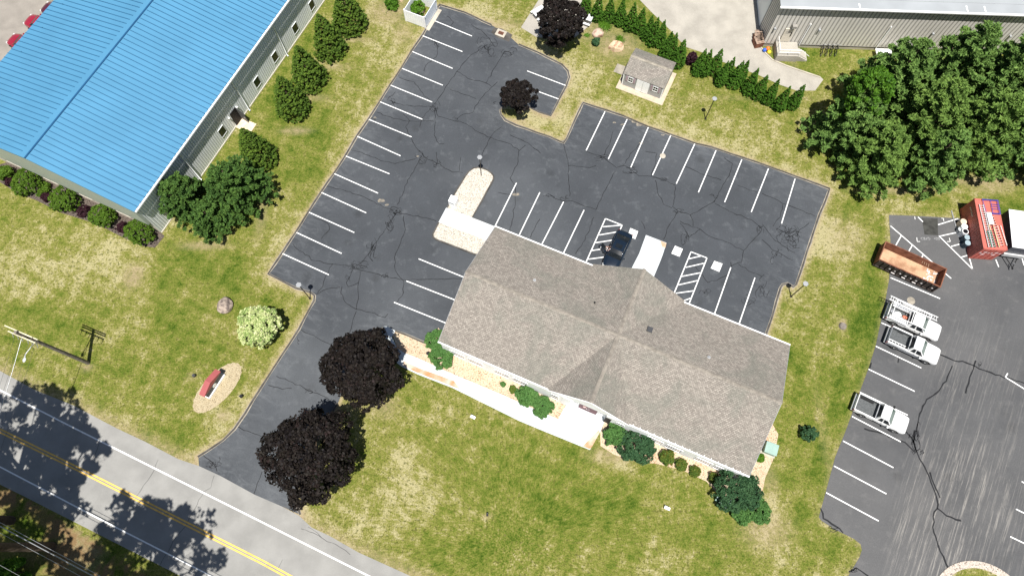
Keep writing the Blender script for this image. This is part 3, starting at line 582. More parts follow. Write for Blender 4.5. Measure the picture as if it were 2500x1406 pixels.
# painted markings
mb = MB(); Z = 0.02
def ln(u0, v0, u1, v1, wd=0.11): mb.strip(at(u0,v0), at(u1,v1), wd, Z)
for l in [(1057,50,1152,89),(1031,88,1129,127),(1007,127,1105,168),(982,168,1081,209),(954,209,1055,250),(927,249,1031,292),(900,292,1005,335),(871,333,978,381),(843,381,951,425),(815,424,923,472),(784,470,894,520),(753,518,865,568),(724,568,834,619),(689,619,803,671),
 (1022,632,1140,680),(992,686,1115,734),(962,738,1092,790),(1287,174,1382,210),(1305,221,1365,243),
 (1477,273,1431,368),(1531,292,1485,389),(1583,311,1540,409),(1638,330,1593,428),(1697,350,1651,449),(1748,368,1705,470),(1811,390,1769,494),(1876,412,1834,518),(1941,437,1908,546),
 (1261,447,1200,570),(1318,470,1260,590),(1376,493,1316,610),(1426,513,1370,630),(1478,534,1422,660),(1478,534,1519,550),(1519,550,1462,672),
 (1472,554,1517,550),(1463,574,1509,566),(1453,593,1499,586),(1444,612,1492,605),(1436,633,1482,627),
 (1687,615,1640,730),(1687,615,1726,630),(1726,630,1678,752),(1682,632,1712,625),(1674,653,1718,643),(1664,675,1710,666),(1655,696,1703,685),(1650,716,1693,710),(1670,734,1686,728),
 (1784,653,1736,790),(1843,678,1797,812),
 (2174,678,2295,729),(2152,788,2268,840),(2138,845,2249,898),(2120,901,2233,955),(2099,957,2216,1013),(2080,1016,2199,1078),(2058,1076,2181,1141),(2036,1137,2164,1205),(2017,1202,2145,1271),
 (2460,911,2454,921),(2455,921,2520,961),(2480,1242,2560,1281),(2466,1309,2560,1354),(2494,1175,2560,1208),
 (2174,552,2322,680),(2200,576,2187,599),(2227,599,2219,613),(2254,622,2247,634),(2290,549,2339,534),(2294,577,2339,567),(2292,576,2374,657),(2322,602,2347,595),(2347,628,2364,623),(2360,607,2374,657),(2241,530,2253,542),(2431,634,2438,652),(2493,624,2500,648)]: ln(*l)
for l in [(2238,580,2239,590),(2239,590,2246,590),(2312,590,2320,590),(2320,590,2317,581),(2233,529,2234,536),(2298,533,2304,534),(2303,534,2304,540)]: ln(*l, 0.06)
for s_, m_ in ((1, 1),):
    for l in ([(1539,557),(1558,565),(1551,584),(1532,577)], [(1648,600),(1667,608),(1659,627),(1639,619)], [(1744,637),(1764,644),(1756,664),(1735,655)]): mb.flat(P2(l), Z)
rl = P2([(0,952),(184,1046),(620,1264),(902,1406)]); rl = [far(902,1406,0,952,1.6)]+rl+[far(0,952,902,1406,1.6)]; mb.path(rl, 0.14, 0.011)
rl = P2([(0,1139),(241,1265),(512,1403)]); rl = [far(512,1403,0,1139,2)]+rl+[far(0,1139,512,1403,4)]; mb.path(rl, 0.13, 0.011)
struct('white_markings', mb, 'white_paint')
mb = MB(); yl = P2([(0,1051),(184,1141),(640,1371),(704,1406)]); yl = [far(704,1406,0,1051,1.6)]+yl+[far(0,1051,704,1406,1.6)]
for dd in (-.135, .135):
    pp = [p + Vector((0.44, 0.9, 0))*dd for p in yl]; mb.path(pp, 0.15, 0.011)
struct('yellow_centre_lines', mb, 'yellow_paint')
# wheelchair symbols
mb = MB()
for u, v in ((1549,571),(1653,613),(1750,650)):
    c = at(u, v); ax = (at(1667,608)-at(1648,600)).normalized(); ay = Vector((-ax.y, ax.x, 0))
    q = lambda a, b: c + ax*a + ay*b
    mb.path([q(.18*math.cos(k/14*5.2-2.4)-.03, .18*math.sin(k/14*5.2-2.4)-.10) for k in range(15)], .045, .025); mb.path([q(-.05,.2), q(-.03,-.02), q(.12,-.03), q(.2,-.2)], .05, .025)
    mb.flat([q(-.06+.06*math.cos(k*.785), .28+.06*math.sin(k*.785)) for k in range(8)], .025)
struct('wheelchair_symbols', mb, 'teal_paint')
# chalked letters on the contractor lot
def text(body, loc, size, m, rz=0.0, rx=0.0, name='lettering', parent=None, ext=0.002, kind=None):
    cu = bpy.data.curves.new(name, 'FONT'); cu.body = body; cu.size = size; cu.extrude = ext; cu.align_x = 'CENTER'; cu.align_y = 'CENTER'
    o = bpy.data.objects.new(name, cu); COL.objects.link(o); dg = bpy.context.evaluated_depsgraph_get(); me_ = bpy.data.meshes.new_from_object(o.evaluated_get(dg)); bpy.data.objects.remove(o)
    me_.materials.clear(); me_.materials.append(M[m]); o = bpy.data.objects.new(name, me_); COL.objects.link(o); o.location = loc; o.rotation_euler = (rx, 0, rz); o.parent = parent
    return tag(o, kind=kind) if kind else o
M['faded'] = mat('faded_paint', (0.42,0.42,0.42), .7, scale=6, col2=(0.12,0.12,0.125), lo=.35, hi=.55)
text('CB1D   <20', at(2271, 583, 0.022), 0.42, 'faded', kind='structure', name='pavement_lettering')

# tar-sealed cracks
mb = MB()
def crack(px, wd=0.06, jag=0.09):
    w3 = P2(px); pp = []
    for a, b in zip(w3[:-1], w3[1:]):
        L = (b-a).length; k = max(1, int(L/0.4)); q = Vector((-(b-a).y, (b-a).x, 0)).normalized() if L > 0 else Vector((0,0,0))
        pp += [a.lerp(b, i/k) + (q*random.uniform(-jag, jag) if i else Vector((0,0,0))) for i in range(k)]
    pp.append(w3[-1]); mb.path(pp, wd, 0.0165, jit=0.35)
def web(u, v, ru, rv, n, wd=0.042):
    for _ in range(n):
        a = random.uniform(0, 6.28); c = (u+random.uniform(-ru, ru)*.6, v+random.uniform(-rv, rv)*.6); k = random.randint(4, 7); st = random.uniform(.35, .8)
        crack([(c[0]+math.cos(a+i*st)*ru*random.uniform(.3,.6), c[1]+math.sin(a+i*st)*rv*random.uniform(.3,.6)) for i in range(k)], wd, .05)
for l in [[(1092,40),(1107,55),(1100,65)],[(1150,60),(1175,75),(1195,95),(1205,110)],[(1190,110),(1150,135),(1112,180),(1060,255),(1030,290),(1025,310)],[(1233,125),(1212,160),(1186,205)],[(1115,175),(1150,195),(1185,203),(1200,212)],[(1098,218),(1135,232),(1162,242)],[(1215,200),(1180,235),(1160,260),(1155,275),(1130,280),(1115,292)],
 [(1055,95),(1070,115),(1065,140),(1040,160),(1035,175)],[(975,190),(1010,200),(1035,235),(1050,245)],[(965,225),(945,245),(985,258),(1030,260),(1055,262)],[(1062,265),(1070,285),(1090,290),(1130,300),(1190,335),(1240,350),(1268,368)],[(985,280),(1000,295),(990,310),(1005,340),(1015,360),(1030,375)],[(920,275),(960,290),(985,295),(1060,297)],[(1062,262),(1063,300),(1060,330),(1072,352),(1085,352)],
 [(855,366),(900,380),(940,395),(965,400),(1000,392),(1015,388)],[(1030,375),(1045,390),(1065,398),(1095,415),(1105,421),(1130,422)],[(1030,380),(1010,420),(995,440),(985,470),(970,500)],[(1125,385),(1123,400),(1122,418)],[(1068,398),(1065,372)],[(795,455),(830,462),(870,475),(905,490),(935,505),(960,515)],[(960,520),(1000,525),(1040,532),(1065,540)],[(968,520),(950,545),(935,570),(915,595),(900,620),(885,640),(862,652)],[(985,528),(990,560),(975,600),(963,630),(965,660),(985,685)],
 [(715,595),(730,612),(755,625),(760,635),(812,645),(860,650)],[(765,530),(800,545),(805,560),(790,575),(785,583)],[(870,655),(905,665),(935,675),(985,683),(1020,683),(1085,682),(1128,680)],[(860,660),(845,690),(850,700),(875,690),(880,665)],[(812,645),(795,675),(788,700),(775,715)],[(770,720),(800,705),(830,700)],[(985,685),(985,715),(970,738)],[(835,700),(832,715),(845,740),(870,755),(905,763),(940,775),(948,765)],[(875,690),(875,720),(870,755)],[(870,760),(860,790),(852,815)],
 [(735,805),(775,825),(812,842)],[(675,918),(705,930),(740,945),(765,958),(800,972)],[(655,940),(690,950),(712,948)],[(580,1040),(595,1050),(640,1066)],[(640,1150),(628,1180),(620,1205)],[(495,1110),(520,1130),(530,1150)],
 [(1170,420),(1180,370),(1195,340),(1205,325),(1225,310)],[(1245,330),(1290,350),(1320,375)],[(1283,355),(1266,370),(1265,395),(1245,435)],[(1215,470),(1240,475),(1262,474)],[(1245,435),(1258,455),(1258,490),(1250,540),(1245,565)],[(1376,352),(1380,370),(1387,400),(1388,440),(1391,480)],[(1388,405),(1415,407),(1440,410),(1455,405)],[(1335,472),(1355,485),(1380,492),(1400,492),(1430,505),(1455,512)],[(1455,512),(1470,480),(1490,440),(1503,418)],
 [(1430,370),(1465,380),(1485,395),(1505,410),(1525,405),(1540,415),(1560,430),(1590,431),(1620,440),(1648,452)],[(1475,380),(1490,345),(1497,320)],[(1520,405),(1545,370),(1565,350)],[(1600,440),(1605,470),(1615,485),(1620,500),(1640,508)],[(1648,452),(1648,480),(1642,505),(1655,515),(1685,525),(1740,495),(1745,490)],[(1590,430),(1600,400),(1604,375),(1575,370)],[(1673,407),(1710,425),(1730,430),(1760,440)],[(1768,385),(1788,400),(1780,430),(1770,445),(1755,470),(1743,495)],[(1745,497),(1790,520),(1835,537),(1860,560)],[(1800,453),(1830,465),(1848,470)],
 [(1655,515),(1640,540),(1628,560),(1620,585)],[(1685,525),(1692,540),(1692,553)],[(1660,540),(1690,555),(1710,560),(1735,578),(1770,590),(1815,612)],[(1710,560),(1683,580),(1672,560),(1660,545)],[(1860,560),(1840,585),(1815,612),(1810,640),(1785,650)],[(1803,645),(1835,665),(1860,675)],[(1785,650),(1784,640)],[(1565,540),(1575,560)],[(1450,530),(1435,570),(1420,600),(1405,620)],[(1318,535),(1305,560),(1295,580)],[(1785,665),(1750,685),(1728,690),(1710,665),(1690,645)],
 [(1860,472),(1890,485),(1920,500),(1960,515),(1990,528)],[(1910,500),(1905,530),(1890,548),(1888,552)],[(1863,550),(1885,580),(1910,600),(1940,617)],[(1895,558),(1920,570),(1950,565),(1975,545)],[(1860,585),(1885,610),(1915,625),(1935,635)],
 [(2288,862),(2320,876),(2360,886),(2390,900),(2430,915),(2460,922),(2500,935)],[(2325,893),(2310,930),(2285,960),(2262,975),(2245,1010),(2238,1045),(2230,1080)],[(2382,880),(2372,910),(2365,935),(2357,960)],[(2210,1052),(2225,1068),(2235,1095),(2245,1120),(2262,1150),(2278,1190),(2290,1230),(2278,1260),(2280,1300),(2295,1345),(2314,1385)],[(2110,1046),(2150,1056),(2180,1068),(2210,1080),(2232,1102)],[(2288,1240),(2310,1258),(2346,1270)],[(2270,1152),(2275,1170),(2295,1215)],[(2003,1240),(2010,1265),(2030,1278),(2050,1290),(2058,1300)],[(2072,1395),(2090,1385),(2105,1395),(2120,1406)],[(2127,885),(2120,905)],[(2195,870),(2192,885)]]: crack(l, .062 if l[0][0] < 2000 else .14)
for a in [(1190,115,28,25,16),(1245,130,22,14,9),(1065,105,12,16,7),(1065,262,14,14,9),(965,517,20,12,16),(950,545,14,22,10),(905,610,16,30,14),(880,650,22,14,12),(855,655,20,12,9),(1030,385,16,16,8),(1065,400,14,10,7),(940,675,12,8,6),(850,680,10,10,4),(1470,385,22,8,10),(1540,415,22,10,12),(1380,482,14,8,6),(1610,440,20,8,6),(1655,517,16,7,8),(1672,585,10,22,9),(1745,480,12,10,5),(1860,555,12,16,7),(1925,570,30,25,18),(1940,590,22,22,12),(1895,625,14,20,8),(1720,715,16,12,6),(1830,740,20,20,6),(1860,700,16,30,8),(760,955,14,8,6),(730,830,8,10,3),(520,1130,24,14,9),(715,1240,10,14,6),(1340,480,14,5,4),(1115,290,10,8,4),(960,250,12,10,5),(905,290,16,6,4),(1205,250,8,6,3)]: web(*a)
for a in [(2232,1080,14,28,12,.06),(2240,1050,8,22,6,.06),(2250,1100,8,10,5,.06),(2040,1290,20,8,5,.05),(2392,890,10,8,4,.04),(2085,1390,14,12,6,.04)]: web(*a)
struct('crack_sealant', mb, 'seal')
mb = MB()
def crk2(px, wd=.03): 
    n0 = len(mb.v); crack(px, wd, .06)
for l in [(245,1070),(238,1095),(225,1120)], [(386,1122),(375,1150),(350,1185),(330,1215)], [(523,1160),(515,1190),(497,1200),(470,1250),(452,1285),(430,1310),(390,1380)], [(735,1290),(765,1300),(790,1315),(830,1335),(855,1353)], [(752,1285),(775,1300),(785,1312)], [(690,1365),(680,1385)]: crk2(l, .035)
for v in mb.v: pass
mb.v = [(x, y, 0.0095) for x, y, z in mb.v]; struct('road_cracks', mb, mat('road_crack', (0.07,0.07,0.068)))
mb = MB()   # pale scrapes and stained spots on the lots
for (u, v, l) in [(915,288,.5),(930,490,.9),(945,500,.5),(1565,350,.5),(1520,305,.5),(1500,300,.4),(1560,305,.9),(1548,298,.6),(1618,330,.4),(1375,345,.5),(1020,382,.3),(1260,475,.8)]:
    c = at(u, v); n = 9; mb.flat([c+Vector((math.cos(k*6.283/n)*l*random.uniform(.35,.6), math.sin(k*6.283/n)*l*random.uniform(.18,.35), 0)) for k in range(n)], .0185)
struct('pale_spots', mb, mat('pale_spot', (0.30,0.26,0.2), 0.9, scale=4, col2=(0.12,0.115,0.105)))
#__PART2__
# ------------------------------------------------------------------ BUILDINGS
def cor(a, b, z0, z1, mb, per=0.3, dep=0.05, groove='wall_groove_shade', flat='wall_metal', out=1):
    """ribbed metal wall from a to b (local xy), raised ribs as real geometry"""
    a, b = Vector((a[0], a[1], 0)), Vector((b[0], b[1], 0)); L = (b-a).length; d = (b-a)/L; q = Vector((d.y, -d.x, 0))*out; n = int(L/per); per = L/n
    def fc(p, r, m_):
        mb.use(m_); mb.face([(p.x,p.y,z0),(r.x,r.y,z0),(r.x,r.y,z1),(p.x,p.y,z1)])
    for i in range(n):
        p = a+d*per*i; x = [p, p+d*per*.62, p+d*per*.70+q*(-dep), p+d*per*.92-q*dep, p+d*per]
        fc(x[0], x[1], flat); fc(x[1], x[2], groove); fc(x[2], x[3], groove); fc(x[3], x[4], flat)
def hole_window(parent, c, wd, ht, rz, frame='white', glass='glass', mull=0, proud=0.05, f=.06, mid=True):
    """framed window centred at c on a wall whose outward normal is local -y after rz"""
    t = MB()
    t.box(-wd/2-f, wd/2+f, -proud, .03, -ht/2-f, -ht/2); t.box(-wd/2-f, wd/2+f, -proud, .03, ht/2, ht/2+f)
    t.box(-wd/2-f, -wd/2, -proud, .03, -ht/2, ht/2); t.box(wd/2, wd/2+f, -proud, .03, -ht/2, ht/2)
    if mid: t.box(-wd/2, wd/2, -proud+.015, .03, -.02, .02)
    for k in range(mull): x = -wd/2+wd*(k+1)/(mull+1); t.box(x-.02, x+.02, -proud+.02, .03, -ht/2, ht/2)
    o = t.build('window', frame, parent, c, rz); g_ = MB(); g_.box(-wd/2, wd/2, -.018, .02, -ht/2, ht/2); g_.build('pane', glass, o); return o

# ---- main office building, local x along the ridge, local y up the lot side
ang = R(-23.8); C0 = Vector((10.02, 18.20, 0)); E1 = Vector((math.cos(ang), math.sin(ang), 0)); E2 = Vector((-math.sin(ang), math.cos(ang), 0))
def loc(p): d = p - C0; return (d.dot(E1), d.dot(E2))
off = thing('office_building', 'long white office with a brown-grey shingled roof and cross gables in the middle', 'building', C0, ang)
HL, HW, ZE, ZR = 15.9, 6.78, 3.2, 6.15; WF, WB = 4.15, 4.95; YB = 7.0; YF = -6.9
# walls with a recessed entrance under the front gable
mb = MB(); WX, WY = 15.55, 6.88
mb.use('white')
poly = [(-WX,-WY),(-2.6,-WY),(-2.6,-6.93),(-1.75,-6.93),(-1.75,-6.5),(1.95,-6.5),(1.95,-6.93),(2.8,-6.93),(2.8,-WY),(WX,-WY),(WX,6.3),(4.6,6.3),(4.6,6.6),(-4.6,6.6),(-4.6,6.3),(-WX,6.3)]
mb.prism(poly, 0, ZE-.05)
for x in (-WX, WX-.02): mb.raw([(x,-WY+.2,ZE-.05),(x+.02,-WY+.2,ZE-.05),(x+.02,6.3,ZE-.05),(x,6.3,ZE-.05),(x,0,ZR-.28),(x+.02,0,ZR-.28)], [(0,4,3),(1,2,5),(0,1,5,4),(2,3,4,5)])
mb.raw([(-WF+.3,-6.86,ZE-.05),(WF-.3,-6.86,ZE-.05),(0,-6.86,ZR-.3),(-WF+.3,-6.4,ZE-.05),(WF-.3,-6.4,ZE-.05),(0,-6.4,ZR-.3)], [(0,1,2),(3,5,4)])
mb.raw([(-WB+.3,6.7,ZE-.05),(WB-.3,6.7,ZE-.05),(0,6.7,ZR-.3),(-WB+.3,6.5,ZE-.05),(WB-.3,6.5,ZE-.05),(0,6.5,ZR-.3)], [(0,2,1),(3,4,5)])
mb.build('wall', None, off)
# roof planes (each with its own shingle courses)
mb = MB(); mb.use('shingle'); sl_ = math.hypot(HW, ZR-ZE)/HW
def rf(pts, axis):
    uv = [((p[0], abs(p[1])*sl_) if axis == 0 else (p[1], abs(p[0])*1.22)) for p in pts]; mb.face(pts, uv)
def zm(y): return ZR - (ZR-ZE)*abs(y)/HW
kf, kb = (ZR-ZE)/WF, (ZR-ZE)/WB
rf([(-HL,-HW,ZE),(-WF,-HW,ZE),(0,0,ZR),(-HL,0,ZR)], 0); rf([(WF,-HW,ZE),(HL,-HW,ZE),(HL,0,ZR),(0,0,ZR)], 0)
rf([(HL,HW,ZE),(WB,HW,ZE),(0,0,ZR),(HL,0,ZR)], 0); rf([(-WB,HW,ZE),(-HL,HW,ZE),(-HL,0,ZR),(0,0,ZR)], 0)
rf([(-WF,-HW,ZE),(-WF,YF,ZE),(0,YF-.1,ZR),(0,0,ZR)], 1); rf([(WF,YF,ZE),(WF,-HW,ZE),(0,0,ZR),(0,YF-.1,ZR)], 1)
rf([(WB,HW,ZE),(WB,YB,ZE),(0,YB+.25,ZR),(0,0,ZR)], 1); rf([(-WB,YB,ZE),(-WB,HW,ZE),(0,0,ZR),(0,YB+.25,ZR)], 1)
roof = mb.build('roof', None, off)
mb = MB()   # ridge caps as overlapping tabs
def caps(a, b):
    a, b = Vector(a), Vector(b); L = (b-a).length; n = int(L/.28); d = (b-a)/L; q = Vector((-d.y, d.x, 0))
    for i in range(n):
        p = a+d*(L*i/n); r = p+d*(L/n*1.12); h0, h1 = .035+.012*(i % 2), .03; s_ = Vector((0,0,1))
        mb.face([p-q*.17+s_*(h0-.075), r-q*.17+s_*(h1-.075), r+s_*h1, p+s_*h0]); mb.face([p+s_*h0, r+s_*h1, r+q*.17+s_*(h1-.075), p+q*.17+s_*(h0-.075)])
caps((-HL,0,ZR),(HL,0,ZR)); caps((0,0,ZR),(0,YF-.1,ZR)); caps((0,0,ZR),(0,YB+.25,ZR)); mb.build('ridge_cap', mat('ridge_shingles', (0.29,0.26,0.22), 0.9, scale=3, col2=(0.19,0.17,0.145)), roof)
mb = MB(); mb.box(2.35,2.85,1.75,2.2,zm(1.97)-.1,zm(1.97)+.22); mb.box(2.3,2.9,1.68,1.75,zm(1.7)-.1,zm(1.7)+.12); mb.build('roof_vent', 'charcoal', roof)
for x_, y_ in ((-9.5,2.2),(8.6,1.6)): mb = MB(); mb.tube([(x_,y_,zm(y_)-.1),(x_,y_,zm(y_)+.25)], .05, 8); mb.tube([(x_,y_,zm(y_)-.02),(x_,y_,zm(y_)+.05)], .16, 8); mb.build('vent_pipe', 'lamp_grey', roof)
mb = MB(); mb.tube([(-3.22,2.41,zm(2.4)-.1),(-3.22,2.41,zm(2.4)+.35)], .07, 10); mb.build('vent_pipe', 'black', roof)
# fascia, gutters and rakes
for x0, x1, y, s_ in ((-HL,-WF,-HW,-1),(WF,HL,-HW,-1),(-HL,-WB,HW,1),(WB,HL,HW,1)):
    mb = MB(); ya, yb = sorted((y, y+.13*s_)); mb.box(x0, x1, ya, yb, ZE-.17, ZE+.01)
    for k in range(int((x1-x0)/.7)): mb.box(x0+.3+.7*k, x0+.35+.7*k, ya, yb+(.12 if s_ < 0 else 0), ZE+.01, ZE+.07) if (s_ < 0 and x0 > 0) else None
    mb.build('gutter', 'white', off)
def rake(p, r, h=.22, t_=.07, mt='white'):
    p, r = Vector(p), Vector(r); d = (r-p); d.z = 0; d.normalize(); q = Vector((-d.y, d.x, 0))*t_
    v = [p, r, r-Vector((0,0,h)), p-Vector((0,0,h))]; v = v + [a+q for a in v]; mb = MB(); mb.raw([a+Vector((0,0,.006)) for a in v], [(0,1,2,3),(7,6,5,4),(0,4,5,1),(1,5,6,2),(2,6,7,3),(3,7,4,0)]); mb.build('rake_board', mt, RK)
RK = off

for a_, b_ in (((-HL,0,ZR),(-HL,-HW,ZE)),((-HL,HW,ZE),(-HL,0,ZR)),((HL,-HW,ZE),(HL,0,ZR)),((HL,0,ZR),(HL,HW,ZE))): rake(a_, b_, .2, .035, 'lamp_grey')
rake((0,YF-.1,ZR),(-WF,YF,ZE)); rake((WF,YF,ZE),(0,YF-.1,ZR))
mb = MB(); mb.prism([(-HL+.05,-HW+.02),(HL-.05,-HW+.02),(HL-.05,HW-.02),(-HL+.05,HW-.02)], ZE-.16, ZE-.10); mb.build('soffit', 'white', off)
for k, (u, v) in enumerate([(1116,868),(1160,887),(1224,915),(1268,935),(1596,1078),(1643,1098),(1715,1130),(1761,1150)]):
    x, _ = loc(at(u, v, 1.45)); hole_window(off, (x, -WY, 1.5), 1.5, 1.25, 0, mull=1)
for x in (-3.35, 3.45): hole_window(off, (x, -WY, 1.5), 0.7, 1.5, 0, glass='glass_grey')
for x in (-1.25, 1.47): hole_window(off, (x, -6.5, 1.6), .42, 1.3, 0, glass='glass_grey')
mb = MB(); mb.box(-.82,1.04,-6.62,-6.49,.09,2.3); dr = mb.build('door', 'door_red', off)
mb = MB(); mb.box(.105,.115,-6.635,-6.62,.1,2.3); mb.box(-.05,-.01,-6.69,-6.62,1.0,1.12); mb.box(.21,.25,-6.69,-6.62,1.0,1.12); mb.build('handle', 'steel', dr)
mb = MB(); mb.path([(.1+.2*math.cos(k*.449), 0) for k in range(2)], .01, 0)
mb = MB(); mb.tube([(-.3+.17*math.cos(k*.4488), -6.66, 1.6+.17*math.sin(k*.4488)) for k in range(15)], .035, 6); mb.build('wreath', 'cloth_pink', dr)
mb = MB(); mb.box(1.9,2.5,-6.97,-6.9,.3,2.5); mb.build('side_window_or_shade', 'black', off)  # black panel standing in for the shaded right jamb of the entrance recess
t = thing('rain_barrel', 'small white round barrel with dark open top at the corner of the office', 'barrel', at(1822, 1166, 0.5) - Vector((0,0,.5)))
mb = MB(); mb.tube([(0,0,0),(0,0,.45),(0,0,.85)], [.27,.31,.27], 20); mb.build('body', 'white', t); mb = MB(); mb.tube([(0,0,.84),(0,0,.862)], .21, 20); mb.build('opening', 'black', t)

# ---- blue-roofed metal building
A = Vector((-38.31, 31.57, 0)); dB = Vector((math.cos(R(65.3)), math.sin(R(65.3)), 0)); nB = Vector((dB.y, -dB.x, 0))   # nB points out to the lawn
bl = thing('blue_roofed_building', 'large pale metal building with a standing-seam bright blue gable roof at the upper left', 'building', A, R(65.3))
LB, WB2, ZE2, ZR2 = 58.0, 23.7, 6.0, 7.9     # local x along the long wall, local y to the left (+) = across the building
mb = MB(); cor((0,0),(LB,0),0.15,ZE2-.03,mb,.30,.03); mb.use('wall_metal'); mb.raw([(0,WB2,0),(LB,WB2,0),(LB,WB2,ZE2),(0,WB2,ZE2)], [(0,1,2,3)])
mb.raw([(LB,0,0),(LB,WB2,0),(LB,WB2,ZE2),(LB,WB2/2,ZR2-.1),(LB,0,ZE2)], [(0,1,2,3,4)])
mb.use('cream'); mb.raw([(0,0,0),(0,WB2,0),(0,WB2,ZE2),(0,WB2/2,ZR2-.1),(0,0,ZE2)], [(4,3,2,1,0)]); mb.box(0,LB,-.05,0.03,0,.16); wl = mb.build('wall', None, bl)
mb = MB(); y0 = WB2+.25
mb.raw([(-.30,-.02,2.6),(-.30,WB2,2.6),(-.30,WB2,ZE2-.02),(-.30,WB2/2,ZR2-.04),(-.30,-.02,ZE2-.02),(-.002,-.02,2.6),(-.002,WB2,2.6),(-.002,WB2,ZE2-.02),(-.002,WB2/2,ZR2-.04),(-.002,-.02,ZE2-.02)],
    [(4,3,2,1,0),(0,1,6,5),(5,0,4,9)][0:1] + [(0,1,6,5),(0,5,9,4),(1,2,7,6)]); mb.build('fascia_band', 'band', bl)
mb = MB(); x0 = -.34; ov = .32
def zr(y): return ZE2 + (ZR2-ZE2)*(1-abs(y-WB2/2)/(WB2/2+ov)) 
mb.use('blue_roof')
for ya, yb in ((-ov, WB2/2), (WB2/2, WB2+ov)):
    mb.face([(x0,ya,zr(ya)),(LB,ya,zr(ya)),(LB,yb,zr(yb)),(x0,yb,zr(yb))] if ya < yb else []); 
    mb.face([(x0,yb,zr(yb)-.08),(LB,yb,zr(yb)-.08),(LB,ya,zr(ya)-.08),(x0,ya,zr(ya)-.08)])
mb.face([(x0,-ov,zr(-ov)-.2),(x0,-ov,zr(-ov)),(x0,WB2/2,ZR2),(x0,WB2/2,ZR2-.2)][::-1]); mb.face([(x0,WB2/2,ZR2-.2),(x0,WB2/2,ZR2),(x0,WB2+ov,zr(WB2+ov)),(x0,WB2+ov,zr(WB2+ov)-.2)][::-1])
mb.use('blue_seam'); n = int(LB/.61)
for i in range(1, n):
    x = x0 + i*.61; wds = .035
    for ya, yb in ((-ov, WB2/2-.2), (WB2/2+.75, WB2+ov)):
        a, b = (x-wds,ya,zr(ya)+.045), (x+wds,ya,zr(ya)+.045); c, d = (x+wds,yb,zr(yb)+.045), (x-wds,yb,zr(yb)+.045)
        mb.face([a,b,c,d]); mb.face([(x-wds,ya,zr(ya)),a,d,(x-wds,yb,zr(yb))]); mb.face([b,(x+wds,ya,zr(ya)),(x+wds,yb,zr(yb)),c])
    if i % 3 == 0: mb.cbox((x, WB2-1.3-(i % 2)*.5, zr(WB2-1.3)+.07), .09, .09, .08)
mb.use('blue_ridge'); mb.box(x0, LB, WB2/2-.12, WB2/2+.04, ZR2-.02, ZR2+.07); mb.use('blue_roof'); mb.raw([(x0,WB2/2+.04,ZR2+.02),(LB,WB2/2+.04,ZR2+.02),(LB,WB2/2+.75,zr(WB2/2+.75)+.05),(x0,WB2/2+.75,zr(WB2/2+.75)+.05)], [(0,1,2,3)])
mb.build('roof', None, bl)
mb = MB(); mb.box(-.3, LB, -.50, -.34, ZE2-.18, ZE2-.02)
for k in range(int(LB/.6)): mb.box(k*.6, k*.6+.04, -.50, -.30, ZE2-.02, ZE2+.01)
mb.build('gutter', 'white', bl)
def bxy(u, v, z): d = at(u, v, z) - A; return d.dot(dB), d.dot(Vector((-dB.y, dB.x, 0)))
for (u0, v0) in ((466,427),(586,259),(703,136)):
    x, _ = bxy(u0, v0, 0.2); mb = MB(); mb.tube([(x,-.4,ZE2-.1),(x,-.12,ZE2-.55),(x,-.12,.25),(x,-.35,.12)], .095, 8); mb.build('downspout', 'wall_metal', bl)
for (u0, v0) in ((757,11),(717,68),(668,138),(625,200),(540,320)):
    x, _ = bxy(u0, v0, 1.6); hole_window(bl, (x, .0, 1.6), .95, 1.25, 0, 'wall_metal', 'glass', proud=.05, f=.025, mid=False)
for (u0, v0) in ((22,398),(114,437),(199,475),(293,517),(-70,360)):
    _, y = bxy(u0, v0, 1.5); o = hole_window(bl, (-.002, y, 1.5), 2.1, 1.2, R(-90), 'cream', 'glass_grey', mull=1)
x, _ = bxy(573, 290, 0.5); mb = MB(); mb.box(x-.55,x+.55,-.07,.04,.1,2.25); mb.build('doorway_shade', 'black', bl)  # black slab: darkness of the recess behind the open door, as colour
mb = MB(); mb.box(0, 1.05, -.03, .03, .12, 2.2); o = mb.build('door', 'door_grey', bl, (x+.55, -.08, 0), R(-100)); mb = MB(); mb.box(.85,.95,-.09,-.03,1.0,1.1); mb.build('handle', 'steel', o)
mb = MB(); mb.box(x-.8,x+.6,-2.0,-.08,0,.13); tag(mb.build('door_step', 'drum_tan', bl))
for s_ in (x-.9, x+.72): mb = MB(); mb.cbox((s_, -.12, 2.1), .16, .2, .14); mb.build('wall_light', 'white', bl)
for o_, (px_, py_, pz_) in enumerate([(-1.0, -1.5, 0)]): pass
mb = MB(); mb.box(x-.05,x+.0,-2.5,-1.95,.0,.07); mb.box(x+.12,x+.17,-2.5,-1.95,0,.07)

